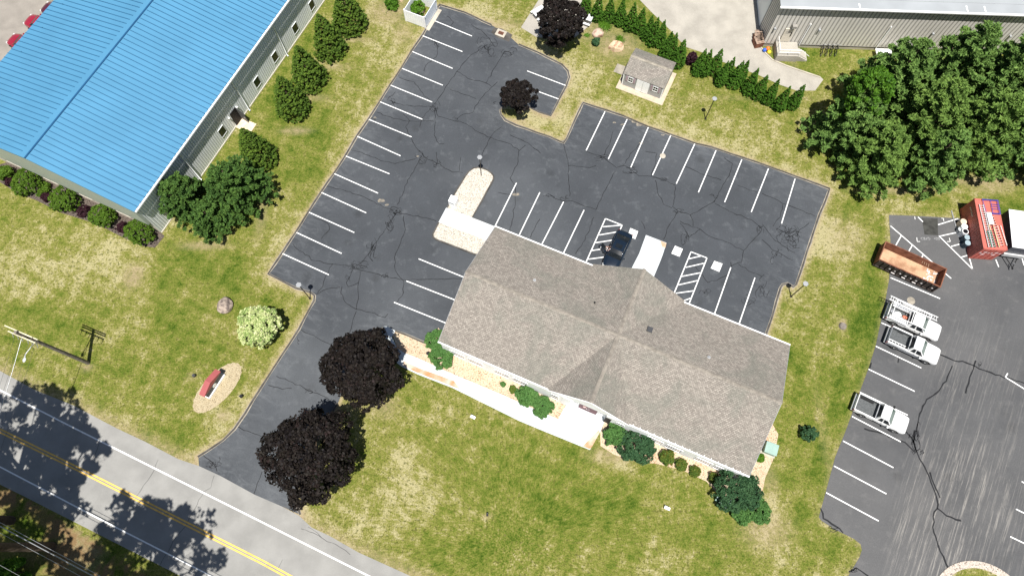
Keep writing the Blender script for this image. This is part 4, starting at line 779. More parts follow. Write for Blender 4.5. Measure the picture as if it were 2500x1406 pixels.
# ---- metal building at the upper right
A3 = Vector((30.53, 56.66, 0)); tr = thing('grey_metal_building', 'warm grey ribbed metal warehouse with pale roof along the top right edge', 'building', A3, R(-2.37))
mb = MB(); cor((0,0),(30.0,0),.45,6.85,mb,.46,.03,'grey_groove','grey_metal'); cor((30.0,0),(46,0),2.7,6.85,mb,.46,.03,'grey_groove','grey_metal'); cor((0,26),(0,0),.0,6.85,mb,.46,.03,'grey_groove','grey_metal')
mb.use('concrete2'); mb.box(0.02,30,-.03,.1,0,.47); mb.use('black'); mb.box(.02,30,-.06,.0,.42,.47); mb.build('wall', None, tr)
mb = MB(); mb.box(30.0,46,-.06,.1,0,2.62); mb.build('brick_wall', 'brick', tr); mb = MB(); mb.box(30,46,-.25,.1,2.62,2.72); mb.build('sill_band', 'white', tr)
mb = MB(); mb.raw([(-.25,-.3,6.9),(46,-.3,6.9),(46,26,8.3),(-.25,26,8.3),(-.25,-.3,6.78),(46,-.3,6.78),(46,26,8.18),(-.25,26,8.18)], [(0,1,2,3),(0,4,5,1),(0,3,7,4)])
for k in range(1, 4): y = -.3+k*1.3; z = 6.9+(y+.3)*1.4/26.3; mb.raw([(-.25,y,z+.03),(46,y,z+.03),(46,y+.06,z+.035),(-.25,y+.06,z+.035)], [(0,1,2,3)])
mb.build('roof', 'grey_roof', tr); mb = MB(); mb.box(-.3,46,-.5,-.3,6.78,6.93)
for x in (8.5, 20.5, 22.5): mb.box(x,x+.15,-.3,.4+.2*(x>20),6.93,6.97)
mb.build('gutter', 'white', tr)
def txy(u, v, z):
    d = at(u, v, z) - A3; a = R(-2.37); return d.x*math.cos(a)+d.y*math.sin(a), -d.x*math.sin(a)+d.y*math.cos(a)
mb = MB(); mb.box(1.75,2.85,-.09,.02,1.05,3.15); dr = mb.build('door', 'cream', tr); mb = MB(); mb.box(2.6,2.7,-.16,-.09,2.0,2.6); mb.build('pane', 'black', dr)
for k in range(4): mb = MB(); mb.box(1.95,2.4,-.1,-.09,2.75-.12*k,2.79-.12*k); mb.build('notice', 'grey_groove', dr)
mb = MB(); mb.cbox((2.5,-.25,3.75), .5, .4, .35); mb.build('door_hood', 'grey_groove', tr)
for u, v in ((1891,62),(2002,80),(2426,100),(2470,102),(2346,89),(2279,88)):
    x, _ = txy(u, v, 3.2); mb = MB(); mb.cbox((x, -.15, 3.2), .22, .25, .2); mb.build('wall_light', 'lamp_grey', tr)
for x in (4.3, 13.6): mb = MB(); mb.tube([(x,-.12,.5),(x,-.12,4.1)], .07, 8); mb.build('downspout', 'white', tr)
mb = MB(); mb.box(-.06,.02,3.0,7.0,0,4.2); mb.build('roller_door', 'wall_metal', tr)
# steps up to its door
st = thing('entrance_steps', 'pale landing with railing and steps at the warehouse door', 'steps', A3, R(-2.37))
mb = MB(); mb.box(1.3,3.9,-2.2,-.1,0,1.0)
for k in range(4): mb.box(3.9+.32*k, 4.22+.32*k, -2.1, -.8, 0, .8-.2*k)
mb.build('landing', 'drive', st); mb = MB()
for p, q_ in (((1.35,-2.15),(3.85,-2.15)),((1.35,-2.15),(1.35,-.2)),):
    for z in (1.55, 2.0): mb.tube([(p[0],p[1],z),(q_[0],q_[1],z)], .03, 6)
for x, y in ((1.35,-2.15),(2.6,-2.15),(3.85,-2.15),(1.35,-1.1)): mb.tube([(x,y,1.0),(x,y,2.0)], .03, 6)
mb.tube([(3.85,-2.15,2.0),(5.1,-2.15,1.0)], .03, 6); mb.build('railing', 'white', st)

# ---- garden shed
cs = at(1565, 236, 0); pA, pB = at(1517,207), at(1612,243); dS2 = (pB-pA).normalized(); nS2 = Vector((-dS2.y, dS2.x, 0)); azs = math.atan2(dS2.y, dS2.x); Ls = (pB-pA).length
sh = thing('garden_shed', 'small grey shed with white double doors, two shuttered windows and a shingled gable roof', 'shed', pA, azs)
Ds = 3.9; mb = MB(); mb.box(0,Ls,0,Ds,0.02,2.1); mb.raw([(0,0,2.1),(0,Ds,2.1),(0,Ds/2,3.0),(Ls,0,2.1),(Ls,Ds,2.1),(Ls,Ds/2,3.0)], [(0,2,1),(3,4,5)]); mb.build('wall', mat('shed_grey', (0.36,0.36,0.355), 0.6, var=.05), sh)
mb = MB(); mb.use('shingle'); e = .06
for y_, s_ in ((-e, 1), (Ds+e, -1)):
    z_ = 2.1+.0; pts = [(-e,y_,z_),(Ls+e,y_,z_),(Ls+e,Ds/2,3.05),(-e,Ds/2,3.05)]; pts = pts if s_ == 1 else pts[::-1]; mb.face(pts, [(p[0], abs(p[1]-Ds/2)*1.1) for p in pts]); mb.face([(p[0],p[1],p[2]-.07) for p in pts[::-1]], [(0,0)]*4)
rs_ = mb.build('roof', None, sh); mb = MB(); caps((-e,Ds/2,3.05),(Ls+e,Ds/2,3.05)); mb.build('ridge_cap', 'curb_lip', rs_)
RK = sh; mb = MB(); rake((-e,Ds/2,3.05),(-e,-e,1.98),.14,.03); rake((Ls+e,-e,1.98),(Ls+e,Ds/2,3.05),.14,.03); 
for x_ in (-.02, Ls-.1): mb = MB(); mb.box(x_,x_+.12,-.03,.02,0,2.1); mb.build('corner_trim', 'white', sh)
mb = MB(); mb.box(Ls/2-.78,Ls/2+.78,-.07,.0,.08,2.0); dr = mb.build('door', 'white', sh); mb = MB(); mb.box(Ls/2-.01,Ls/2+.01,-.08,-.07,.06,1.98); mb.box(Ls/2-.8,Ls/2+.8,-.085,-.07,.03,.07); mb.build('hinge', 'charcoal', dr)
for x in (.93, Ls-.93):
    hole_window(sh, (x,0,1.42), .5, .75, 0, mull=1)
    for s_ in (-.47,.47): mb = MB(); mb.box(x+s_-.11,x+s_+.11,-.05,.0,1.0,1.85); mb.build('shutter', mat('shutter', (0.4,0.3,0.33), .6), sh)
mb = MB(); mb.prism([pA-dS2*.45-nS2*.75, pB+dS2*.5-nS2*.75, pB+dS2*.5+nS2*(Ds+.3), pA-dS2*.45+nS2*(Ds+.3)], 0, .06); tag(mb.build('shed_pad', mat('pad', (0.5,0.42,0.32), .9, fine=.1, fscale=15)), kind='structure')
mb = MB(); mb.box(-1.55,-.1,1.3,2.6,0,.05); o = mb.build('shed_ramp', 'curb_lip', None, pA, azs); tag(o, 'low brown wooden ramp at the left side of the garden shed', 'ramp')

# ---- white vinyl enclosure with gates
eA, eB, eC = at(996,50), at(1040,70), at(1066,28); dE = (eC-eB).normalized(); nE = Vector((-dE.y, dE.x, 0)); LE = 3.05; WE = 2.75
en = thing('vinyl_enclosure', 'white vinyl fenced bin enclosure with double gates at the top left corner of the lot', 'fence', eB, math.atan2(dE.y, dE.x))
mb = MB()
for a, b in (((0,0),(0,WE)),((0,WE),(LE,WE)),((LE,WE),(LE,0))):
    x0_, x1_ = sorted((a[0],b[0])); y0_, y1_ = sorted((a[1],b[1])); mb.box(x0_-.03,x1_+.03,y0_-.03,y1_+.03,.06,1.9)
for k in range(1, 9): mb.box(-.045,-.03,WE*k/9-.01,WE*k/9+.01,.1,1.85)
mb.build('panel', 'white_vinyl', en)
for x, y in ((0,0),(0,WE),(LE,WE),(LE,0)): mb = MB(); mb.box(x-.07,x+.07,y-.07,y+.07,0,2.0); mb.build('post', 'white_vinyl', en)
for x0_, x1_, hx in ((.1,LE/2-.02,.1),(LE/2+.02,LE-.1,LE-.1)):
    mb = MB(); mb.box(x0_,x1_,-.04,.02,.12,1.85); g_ = mb.build('gate', mat('gate_white', (0.78,0.84,0.92), .5, var=.03), en)
    for z in (.25,1.55): mb = MB(); mb.box(hx-.05,hx+.05,-.08,-.04,z,z+.09); mb.build('hinge', 'black', g_)
mb = MB(); mb.box(-.2,LE+.25,-.55,-.02,0,.06); o = mb.build('enclosure_apron', 'concrete2', None, eB, math.atan2(dE.y, dE.x)); tag(o, kind='structure')
rk = []
def rock(u, v, r, m_, lab, h=.6, sx=1.0, sy=1.0, rz=0.0, seed=1):
    q = random.Random(seed); bm = bmesh.new(); bmesh.ops.create_icosphere(bm, subdivisions=3, radius=1.0)
    cuts = [Vector((q.uniform(-1,1), q.uniform(-1,1), q.uniform(-.2,1))).normalized() for _ in range(9)]
    for vv in bm.verts:
        p = vv.co.copy()
        for c in cuts:
            dd = p.dot(c); lim = .74
            if dd > lim: p -= c*(dd-lim)*.9
        p *= 1+q.uniform(-.025,.025); vv.co = Vector((p.x*r*sx, p.y*r*sy, max(-.1, (p.z+.35)*h)))
    me_ = bpy.data.meshes.new('boulder'); bm.to_mesh(me_); bm.free(); me_.materials.append(M[m_]); o = bpy.data.objects.new('boulder', me_); COL.objects.link(o); o.location = at(u, v); o.rotation_euler.z = rz; tag(o, lab, 'boulder')
rock(550,747,.86,'rock1','large grey and tan boulder alone on the lawn left of the driveway',.8,1.05,1.1,.3,3)
rock(1459,85,.72,'rock2','pinkish red boulder between lilies in the garden bed',.7,1.0,1.05,0,5)
rock(1503,117,.95,'rock3','big pale tan boulder in the garden bed above the shed',.7,1.05,.85,-.3,8)
rock(1029,33,.5,'rock2','brown pink boulder inside the white vinyl enclosure',.5,.9,1.3,.4,9)
rock(979,1,.35,'rock3','small pale stone beside the white vinyl enclosure',.3,1,1,0,11)

# ---- monument sign
sg = thing('monument_sign', 'low monument sign with a red pitched top and dark panel on the gravel bed', 'sign', at(528, 941), 0)
a_, b_ = at(546.5,913), at(508.5,972); dg_ = (a_-b_).normalized(); sg.location = (a_+b_)/2; sg.rotation_euler.z = math.atan2(dg_.y, dg_.x)
Lg = (a_-b_).length/2; mb = MB(); mb.box(-Lg,Lg,-.26,.34,0,.16); mb.box(-Lg,Lg,-.26,-.16,.16,.3); mb.build('base', 'white', sg)
mb = MB(); mb.box(-Lg+.08,Lg-.08,-.16,.30,.16,1.2); pn = mb.build('panel', 'charcoal', sg)
mb = MB(); mb.box(-Lg+.1,Lg-.1,-.175,-.16,1.05,1.09); mb.box(-Lg+.1,Lg-.1,-.175,-.16,.3,.34); mb.build('panel_trim', 'steel', pn)
mb = MB(); mb.tube([(-.0,-.17,.72),(0,-.19,.72)], .26, 18); mb.build('emblem', 'white', pn)
mb = MB(); mb.raw([(-Lg-.05,-.2,1.2),(Lg+.05,-.2,1.2),(Lg+.05,-.2,1.3),(0,-.2,1.85),(-Lg-.05,-.2,1.3)] + [(-Lg-.05,.42,1.2),(Lg+.05,.42,1.2),(Lg+.05,.42,1.3),(0,.42,1.85),(-Lg-.05,.42,1.3)],
    [(0,1,2,3,4),(9,8,7,6,5),(4,3,8,9),(3,2,7,8),(2,1,6,7),(0,4,9,5),(0,5,6,1)]); mb.build('pitched_top', 'sign_red', sg)

# ---- white box on the island, cabinets, small ground things
t = thing('drop_box', 'white drop box standing on the island edge above the white walk', 'box', at(1108, 499), R(-25))
mb = MB(); mb.raw([(-.42,-.38,.0),(.42,-.38,.0),(.42,.38,.0),(-.42,.38,.0),(-.42,-.38,1.15),(.42,-.38,1.15),(.42,.38,1.3),(-.42,.38,1.3)], [(0,3,2,1),(4,5,6,7),(0,1,5,4),(1,2,6,5),(2,3,7,6),(3,0,4,7)]); mb.build('body', 'white', t, bevel=.03)
mb = MB(); mb.box(-.3,.3,-.4,-.38,.8,.95); mb.build('slot', 'lamp_grey', t); mb = MB(); mb.box(-.5,.5,-.45,.45,0,.08); mb.build('base', 'white', t)
t = thing('utility_cabinet', 'pale green utility cabinet beside the right end wall of the office', 'cabinet', at(1877, 1097), R(-22)); mb = MB(); mb.box(-.55,.55,-.5,.5,.05,.75); mb.build('body', 'green_box2', t)
mb = MB(); mb.box(-.6,.6,-.55,.55,.75,.83); mb.build('lid', 'green_box', t); mb = MB(); mb.box(-.7,.7,-.65,.65,0,.05); mb.build('base', 'concrete2', t)
t = thing('utility_cabinet', 'low pale green cabinet half hidden under the dark shrubs below the office', 'cabinet', at(1762, 1222), R(-38)); mb = MB(); mb.box(-.6,.6,-.4,.4,.05,.5); mb.build('body', 'green_box2', t); mb = MB(); mb.box(-.65,.65,-.45,.45,.5,.57); mb.build('lid', 'green_box', t)
def lawn_sign(u, v, lab, sx, rz, m_='white', h=.55, nm='yard_sign'):
    t = thing(nm, lab, 'sign', at(u, v), rz); mb = MB(); mb.box(-sx/2,sx/2,-.16,.16,.12,h); mb.build('panel', m_, t); mb = MB(); mb.tube([(-sx*.35,0,0),(-sx*.35,0,.15)], .03, 6); mb.tube([(sx*.35,0,0),(sx*.35,0,.15)], .03, 6); mb.build('stake', 'steel', t)
def flood(u, v, lab, sx, rz, m_):
    t = thing('ground_light', lab, 'light', at(u, v), rz); mb = MB(); mb.box(-sx/2,sx/2,-.14,.14,.16,.40); mb.build('housing', m_, t, bevel=.02); mb = MB(); mb.tube([(0,0,0),(0,0,.2)], .05, 8); mb.build('stem', 'black', t)
    mb = MB(); mb.box(-sx/2+.04,sx/2-.04,.14,.15,.19,.37); mb.build('lens', 'lamp_clear', t)
flood(1155,1019,'white ground floodlight on the lawn below the long walkway',.52,R(-28),'white'); flood(1627,1240,'white ground floodlight on the lawn below the right half of the office',.55,R(-25),'white')
flood(1190,1256,'tiny black ground light in the middle of the front lawn',.2,0,'black'); flood(476,918,'small dark ground light left of the monument sign',.28,R(50),'charcoal'); flood(591,968,'small dark ground light between the monument sign and the driveway',.3,R(50),'black')
t = thing('bollard_light', 'short white and black bollard light in the gravel beside the walkway', 'light', at(1046,866)); mb = MB(); mb.tube([(0,0,0),(0,0,.6)], .13, 12); mb.build('post', 'white', t); mb = MB(); mb.tube([(0,0,.6),(0,0,.68)], .17, 12); mb.build('cap', 'black', t)
t = thing('tree_stump', 'old grey tree stump in the grass strip right of the office roof', 'stump', at(2057, 796)); mb = MB(); mb.tube([(0,0,0),(0,0,.12),(0,0,.2)], [.42,.36,.33], 12); mb.build('wood', 'wood_pole', t)

# ---- lamp posts
def lamp(u, v, h, lab, rz):
    t = thing('lamp_post', lab, 'lamp post', at(u, v), rz, 'lamp posts around the lot'); mb = MB(); mb.tube([(0,0,0),(0,0,h-.25)], [.06,.045], 8); mb.build('pole', 'lamp_dark', t)
    mb = MB(); mb.tube([(0,0,h-.32),(0,0,h-.12)], [.1,.27], 6, smooth=False); hd = mb.build('lamp_head', 'lamp_dark', t); mb = MB(); mb.tube([(0,0,h-.12),(0,0,h-.06)], [.29,.29], 6, smooth=False); mb.build('cap', 'lamp_grey', hd)
    mb = MB(); mb.tube([(0,0,0),(0,0,.08)], .13, 8); mb.build('base', 'lamp_dark', t)
lamp(1175,430,4.1,'lamp post with a grey hexagonal cap on the gravel island',.5); lamp(1722,291,4.0,'lamp post on the grass between the shed and the arborvitae row',.2)
lamp(757,729,4.2,'lamp post at the kerb corner left of the driveway',.4); lamp(1931,724,3.95,'lamp post on the grass just right of the lot corner',.1)

# ---- utility pole and wires
up = thing('utility_pole', 'tall wooden utility pole with two crossarms leaning into the left edge of the photo', 'utility pole', at(216, 886), 0)
HP = 11.0; mb = MB(); mb.tube([(0,0,0),(0,0,HP)], [.20,.14], 12); mb.build('pole', 'wood_pole', up)
ra = R(-22)
mb = MB()
for z, dy in ((HP-.35,.16),(HP-1.05,.16)):
    for s_ in (1,):
        mb.cbox((math.sin(-ra)*0+(-math.sin(ra))*dy*1.0, math.cos(ra)*dy, z), 2.9, .1, .13, ra); mb.cbox((math.sin(ra)*dy, -math.cos(ra)*dy, z), 2.9, .1, .13, ra) if z < HP-.5 else None
mb.build('crossarm', 'arm_wood', up)
mb = MB()
for k in (-1.3,-.75,-.3,.3,.75,1.3):
    c = Vector((math.cos(ra)*k, math.sin(ra)*k, 0)); mb.tube([c+Vector((0,-.1,HP-1.05)), c+Vector((0,-.2,HP-1.3))], [.05,.07], 8); mb.tube([c+Vector((0,-.2,HP-1.3)), c+Vector((-.1,-.45,HP-1.75))], .035, 6)
mb.build('insulator', 'steel', up)
mb = MB(); mb.tube([(-.15,-.1,HP-2.9),(-.5,-1.3,HP-2.6),(-.6,-1.55,HP-2.75)], [.04,.04,.06], 8); ar = mb.build('lamp_arm', 'alu', up); mb = MB(); mb.ball((-.62,-1.75,HP-2.8), .22, 6, .7, 1.1, .4); mb.build('lamp_head', 'lamp_clear', ar)
def wire(name, a, b, sag, r, lab, m_='steel', n=24, grp=None):
    a, b = Vector(a), Vector(b); pts = [a.lerp(b, i/n)-Vector((0,0,sag*4*(i/n)*(1-i/n))) for i in range(n+1)]; mb = MB(); mb.tube(pts, r, 5, cap=False); return tag(mb.build(name, m_), lab, 'cable', grp)
pb = at(216, 886); dR = (at(700,1406)-at(0,1051)).normalized()
S0 = Vector((pb.x, pb.y, 0))
wire('service_cable', S0+Vector((-.1,-.3,HP-1.1)), S0+Vector((-2.2,-15,8.6)), .35, .03, 'thick pale cable running from the utility pole across the road')
for (k, z), nm_ in zip(((-.9,HP-1.3),(-.4,HP-1.3),(.5,HP-1.3),(1.1,HP-1.3)), ('leftmost','second from the left','third from the left','rightmost')): wire('power_line', S0+Vector((k,-.2,z)), S0+Vector((k-2.0,-15.2,8.9)), .3, .010, 'thin wire crossing the road from the utility pole crossarm, '+nm_, 'charcoal', grp='thin wires crossing the road from the pole')
aw = at(0,1289,8.6); bw = at(218,1406,8.6); dw = (bw-aw).normalized()
for k, (o_, z, r, lab) in enumerate([(0,8.6,.045,'thick pale bundled cable along the road, brightest of the overhead lines'),(.28,8.75,.02,'thin overhead line just above the thick bundled cable'),(-.45,8.5,.02,'overhead line just below the thick bundled cable'),(-2.1,9.6,.012,'faint overhead wire near the bottom left corner, upper of the two'),(-3.4,9.6,.012,'faint overhead wire nearest the bottom left corner')]):
    q = Vector((-dw.y, dw.x, 0))*o_; p = Vector((aw.x, aw.y, z))+q; wire('overhead_line', p-dw*40, p+dw*60, .5, r, lab, 'steel' if k < 3 else 'lamp_grey', 40)
# ------------------------------------------------------------------ VEHICLES (local x forward, y to the left)
def ring(x, wd, zb, zt, cr=.03):
    h = [(-wd*.9, zb), (-wd, zb+.14), (-wd*1.0, (zb+zt)/2), (-wd*.985, zt-.12), (-wd*.93, zt-.02), (-wd*.5, zt+cr), (0, zt+cr*1.3)]
    return [(x, y, z) for y, z in h] + [(x, -y, z) for y, z in h[-2::-1]]
def wheel(par, x, y, r=.38, wd=.24, hub='alu'):
    e = bpy.data.objects.new('wheel', None)
    mb = MB(); n = 20; s = 1 if y > 0 else -1
    prof = [(-wd/2, r*.72), (-wd/2, r*.93), (-wd/2+.03, r), (wd/2-.03, r), (wd/2, r*.93), (wd/2, r*.68)]
    rings = [[(x+q*math.cos(2*math.pi*k/n), y+a*s, r+q*math.sin(2*math.pi*k/n)) for k in range(n)] for a, q in prof]; mb.loft(rings, True, True)
    bpy.data.objects.remove(e); o = mb.build('wheel', 'rubber', par)
    mb = MB(); rr = r*.62; a = wd/2+.006
    mb.loft([[(x+q*math.cos(2*math.pi*k/n), y+z_*s, r+q*math.sin(2*math.pi*k/n)) for k in range(n)] for z_, q in ((a-.03, rr),(a, rr*.97),(a-.02, rr*.75),(a-.01, rr*.35),(a+.02, rr*.2))])
    mb.build('rim', hub, o)
    mb = MB()
    for k in range(5):
        t_ = 2*math.pi*k/5+.3; mb.cbox((x+rr*.62*math.cos(t_), y+(a+.004)*s, r+rr*.62*math.sin(t_)), .07, .012, .07)
    mb.build('vent_hole', 'black', o); return o
def arch(mb, x, y, r): 
    s = 1 if y > 0 else -1; mb.loft([[(x+r*math.cos(math.pi*k/12), y, .36+r*math.sin(math.pi*k/12)) for k in range(13)], [(x+r*math.cos(math.pi*k/12), y+.012*s, .36+r*math.sin(math.pi*k/12)) for k in range(13)]], False, True)
def quadp(mb, a, b, c, d, th=.012):
    a, b, c, d = map(Vector, (a, b, c, d)); n_ = (b-a).cross(d-a).normalized()*th; mb.raw([a+n_, b+n_, c+n_, d+n_, a, b, c, d], [(0,1,2,3),(0,4,5,1),(1,5,6,2),(2,6,7,3),(3,7,4,0)])
def pickup(label, rear_px, ang_, wb=3.24, paint='truck_white', lower=None, extra=None, floor='liner'):
    t = thing('pickup_truck', label, 'pickup truck', (0,0,0), ang_); p = at(rear_px[0], rear_px[1], .38); d = Vector((math.cos(ang_), math.sin(ang_), 0)); q = Vector((-d.y, d.x, 0))
    t.location = Vector((p.x, p.y, 0)) + d*wb/2 + q*.84
    ra_, fa = -wb/2, wb/2; W = .95; xr, xf = ra_-1.05, fa+.92; xc = ra_+1.02      # rear end, front end, back of the cab
    xs = wb/2-.62                                                                 # base of the windscreen
    lw = lower or paint; mb = MB()
    mb.use(paint); mb.loft([ring(xc, W, .45, 1.08), ring(xs-.5, W, .42, 1.08), ring(xs, W, .42, 1.08), ring(xs+.35, W*.99, .42, 1.09), ring(fa+.25, W*.99, .42, 1.05), ring(xf-.34, W*.97, .4, 1.0), ring(xf-.14, W*.92, .42, .93), ring(xf-.03, W*.84, .43, .84), ring(xf+.03, W*.68, .45, .74, .02)])
    # bed with open top
    for s in (-1, 1):
        y0_, y1_ = sorted((s*W, s*(W-.13))); mb.box(xr+.06, xc, y0_, y1_, .5, 1.1)
    if lower:
        mb.use(lower)
        for s in (-1, 1): y0_, y1_ = sorted((s*(W+.004), s*(W+.016))); mb.box(xr+.1, fa-.62, y0_, y1_, .48, .92)
    body = mb.build('body', None, t, bevel=.035)
    mb = MB(); mb.box(xr+.08, xc-.002, -W+.132, W-.132, .55, .62)
    for k in range(9): mb.box(xr+.1, xc-.03, -.7+k*.175-.03, -.7+k*.175+.03, .62, .64)
    mb.build('bed_floor', floor, t)
    mb = MB(); mb.box(xr, xr+.075, -W+.02, W-.02, .5, 1.08); mb.build('tailgate', lw, t, bevel=.02)
    mb = MB(); mb.use('liner'); 
    for s in (-1, 1): y0_, y1_ = sorted((s*(W-.132), s*(W-.15))); mb.box(xr+.08, xc-.01, y0_, y1_, .62, 1.09)
    mb.box(xc-.03, xc-.004, -W+.15, W-.15, .62, 1.06); mb.build('bed_liner', None, t)
    # cab
    zt = 1.76; wt = W*.76; xt0, xt1 = xc+.22, xs-.62
    def cr(x, wd, z): return [(x, -wd, z), (x, wd, z)]
    mb = MB(); B = [(xc+.02,-W*.96,1.06),(xc+.02,W*.96,1.06),(xs+.02,W*.95,1.06),(xs+.02,-W*.95,1.06)]; T = [(xt0,-wt,zt),(xt0,wt,zt),(xt1,wt,zt),(xt1,-wt,zt)]
    mb.raw(B+T, [(0,4,5,1),(1,5,6,2),(2,6,7,3),(3,7,4,0)]); mb.raw([(xt0-.02,-wt-.01,zt-.01),(xt0-.02,wt+.01,zt-.01),(xt1+.03,wt+.01,zt-.01),(xt1+.03,-wt-.01,zt-.01),(xt0+.1,-wt+.1,zt+.045),(xt0+.1,wt-.1,zt+.045),(xt1-.1,wt-.1,zt+.045),(xt1-.1,-wt+.1,zt+.045)], [(4,7,6,5),(0,3,7,4),(3,2,6,7),(2,1,5,6),(1,0,4,5)])
    mb.build('cab', paint, t, bevel=.03)
    lp = lambda a, b, f: tuple(a[i]+(b[i]-a[i])*f for i in range(3))
    def pane(nm, a, b, c, d, m_, th=.014): mb = MB(); quadp(mb, a, b, c, d, th); return mb.build(nm, m_, t)
    # windscreen
    a, b, c, d_ = lp(B[3],T[3],.06), lp(B[2],T[2],.06), lp(B[2],T[2],.92), lp(B[3],T[3],.92)
    pane('windscreen', lp(a,b,.06), lp(a,b,.94), lp(d_,c,.95), lp(d_,c,.05), 'glass_green')
    a, b, c, d_ = lp(B[0],T[0],.18), lp(B[1],T[1],.18), lp(B[1],T[1],.85), lp(B[0],T[0],.85); pane('rear_window', lp(b,a,.1), lp(b,a,.9), lp(c,d_,.9), lp(c,d_,.1), 'glass')
    for s, i0, i1 in ((-1, 0, 3), (1, 1, 2)):
        lo0, lo1 = lp(B[i0],T[i0],.14), lp(B[i1],T[i1],.14); hi0, hi1 = lp(B[i0],T[i0],.86), lp(B[i1],T[i1],.86)
        for f0, f1, g0, g1 in ((.12,.42,.16,.44),(.5,.97,.53,.94)):
            q4 = (lp(lo0,lo1,f0), lp(lo0,lo1,f1), lp(hi0,hi1,g1), lp(hi0,hi1,g0)); q4 = q4 if s < 0 else q4[::-1]; pane('side_window_or_shade', *q4, 'glass')
        mb = MB(); mb.cbox((xs-.28, s*(W+.14), 1.13), .17, .26, .17); o = mb.build('mirror', paint if s < 0 else 'black', t, bevel=.03)
        mb = MB(); mb.cbox((xs-.86, s*(W+.012), .95), .16, .02, .03); mb.build('door_handle', 'black', t)
        mb = MB(); mb.cbox((xf-.14, s*W*.72, .78), .16, .3, .16); mb.build('headlight', 'lamp_clear', t, bevel=.02)
        mb = MB(); mb.cbox((xr+.03, s*(W-.05), .85), .12, .14, .36); mb.build('tail_light', 'tail_red', t)
        for x in (ra_, fa):
            mb = MB(); arch(mb, x, s*(W+.003), .46); mb.build('wheel_arch', 'black', t); wheel(t, x, s*(W-.10))
    mb = MB(); mb.box(xr-.16, xr-.01, -W+.05, W-.05, .45, .62); mb.build('rear_bumper', 'steel', t, bevel=.02)
    mb = MB(); mb.box(xf-.1, xf+.07, -W*.72, W*.72, .42, .6); mb.build('front_bumper', paint, t, bevel=.03)
    mb = MB(); mb.box(xf-.03, xf+.015, -W*.5, W*.5, .62, .82); mb.build('grille', 'charcoal', t)
    mb = MB(); mb.box(xc, xs+1.1, -W+.06, W-.06, .3, .43); mb.build('underbody', 'black', t)
    mb = MB(); [mb.cbox((xs+.08, y, 1.1), .03, .45, .02, .15) for y in (-.35,.3)]; mb.build('wiper', 'black', t)
    return t, (xr, xc, xs, xf, W)
def ladder(name, label, a, b, wd, m_, n=None, group=None, r=.03, rung=None, parent=None):
    """straight ladder lying from a to b"""
    a, b = Vector(a), Vector(b); d = (b-a); L = d.length; d.normalize(); q = d.cross(Vector((0,0,1))).normalized(); n = n or int(L/.3)
    mb = MB(); mb.use(m_)
    for s in (-1, 1): mb.tube([q*s*wd/2, q*s*wd/2+d*L], r, 5)
    mb.use(rung or m_)
    for k in range(n): p = d*L*(k+.5)/n; mb.tube([p-q*wd/2, p+q*wd/2], r*.6, 5)
    return tag(mb.build(name, None, None, a), label, 'ladder', group)
AT = R(-28.2)
t3, D3 = pickup('white pickup truck with an empty dark bed, lowest of the three by the grass', (2103,1012), AT)
t2, D2 = pickup('white pickup truck with silver lower sides and a short ladder in its open bed', (2183,847), AT, lower='truck_silver')
t1, D1 = pickup('white work pickup truck with a ladder rack over a bed full of gear', (2181,788), AT, 3.48)
def tl(t, x, y, z): return t.matrix_basis @ Vector((x, y, z))
def upd(): bpy.context.view_layer.update()
for t_ in (t1, t2, t3): t_.matrix_basis = Matrix.Translation(t_.location) @ Matrix.Rotation(AT, 4, 'Z')
# rack and gear of the working truck
xr, xc, xs, xf, W = D1; mb = MB()
for s in (-1, 1):
    y = s*(W-.06); mb.tube([(xr+.1,y,1.1),(xr+.1,y,2.0)], .03, 6); mb.tube([(xc-.05,y,1.1),(xc-.05,y,2.0)], .03, 6); mb.tube([(xr+.05,y,2.0),(xs-.2,y,2.0)], .035, 6); mb.tube([(xs-.2,y,2.0),(xs+.1,y*.97,1.15)], .03, 6)
for x in (xr+.1, xc-.05, xs-.3): mb.tube([(x,-W+.06,2.0),(x,W-.06,2.0)], .035, 6)
mb.build('ladder_rack', 'white', t1)
mb = MB(); mb.box(xr+.15, xc, -W+.0, -W+.42, 1.0, 1.22); mb.box(xr+.15, xc, W-.42, W, 1.0, 1.22); mb.build('tool_box', 'truck_white', t1, bevel=.02)
mb = MB(); mb.box(xr+.2,xc-.1,-W-.002,-W+.0,1.02,1.1); mb.build('silver_strip', 'truck_silver', t1)
def bag(tr_, x, y, z, r, m_, lab, nm='bag', cat='bag', sx=1.3):
    mb = MB(); mb.ball((0,0,0), r, 6, sx, 1, .6, .12); o = mb.build(nm, m_, None, tl(tr_, x, y, z), AT); tag(o, lab, cat)
bag(t1, xr+1.0, .0, .78, .34, 'white', 'large white bag lying in the bed of the rack truck'); bag(t1, xr+.5, .15, .76, .26, 'truck_silver', 'grey bag by the tailgate in the bed of the rack truck'); bag(t1, xc-.3, .1, .75, .2, 'orange', 'small orange bag against the cab in the bed of the rack truck'); bag(t1, xc-.75, -.2, .8, .24, 'lamp_grey', 'grey sack in front of the orange bag in the rack truck bed')
ladder('ladder', 'long aluminium extension ladder on top of the truck rack, reaching past the tailgate', tl(t1, xr-.7, .72, 2.08), tl(t1, xs+.35, .72, 2.08), .42, 'white', 20, r=.038)
ladder('ladder', 'shorter white ladder lying beside the long one on the truck rack', tl(t1, xr+.6, .52, 2.15), tl(t1, xc+.4, .52, 2.15), .36, 'alu', 11, r=.035)
xr, xc, xs, xf, W = D2
ladder('ladder', 'short white step ladder lying along the near side of the silver-sided truck bed', tl(t2, xr+.12, -.60, .80), tl(t2, xc-.15, -.60, .80), .30, 'white', 6, r=.04, rung='white')
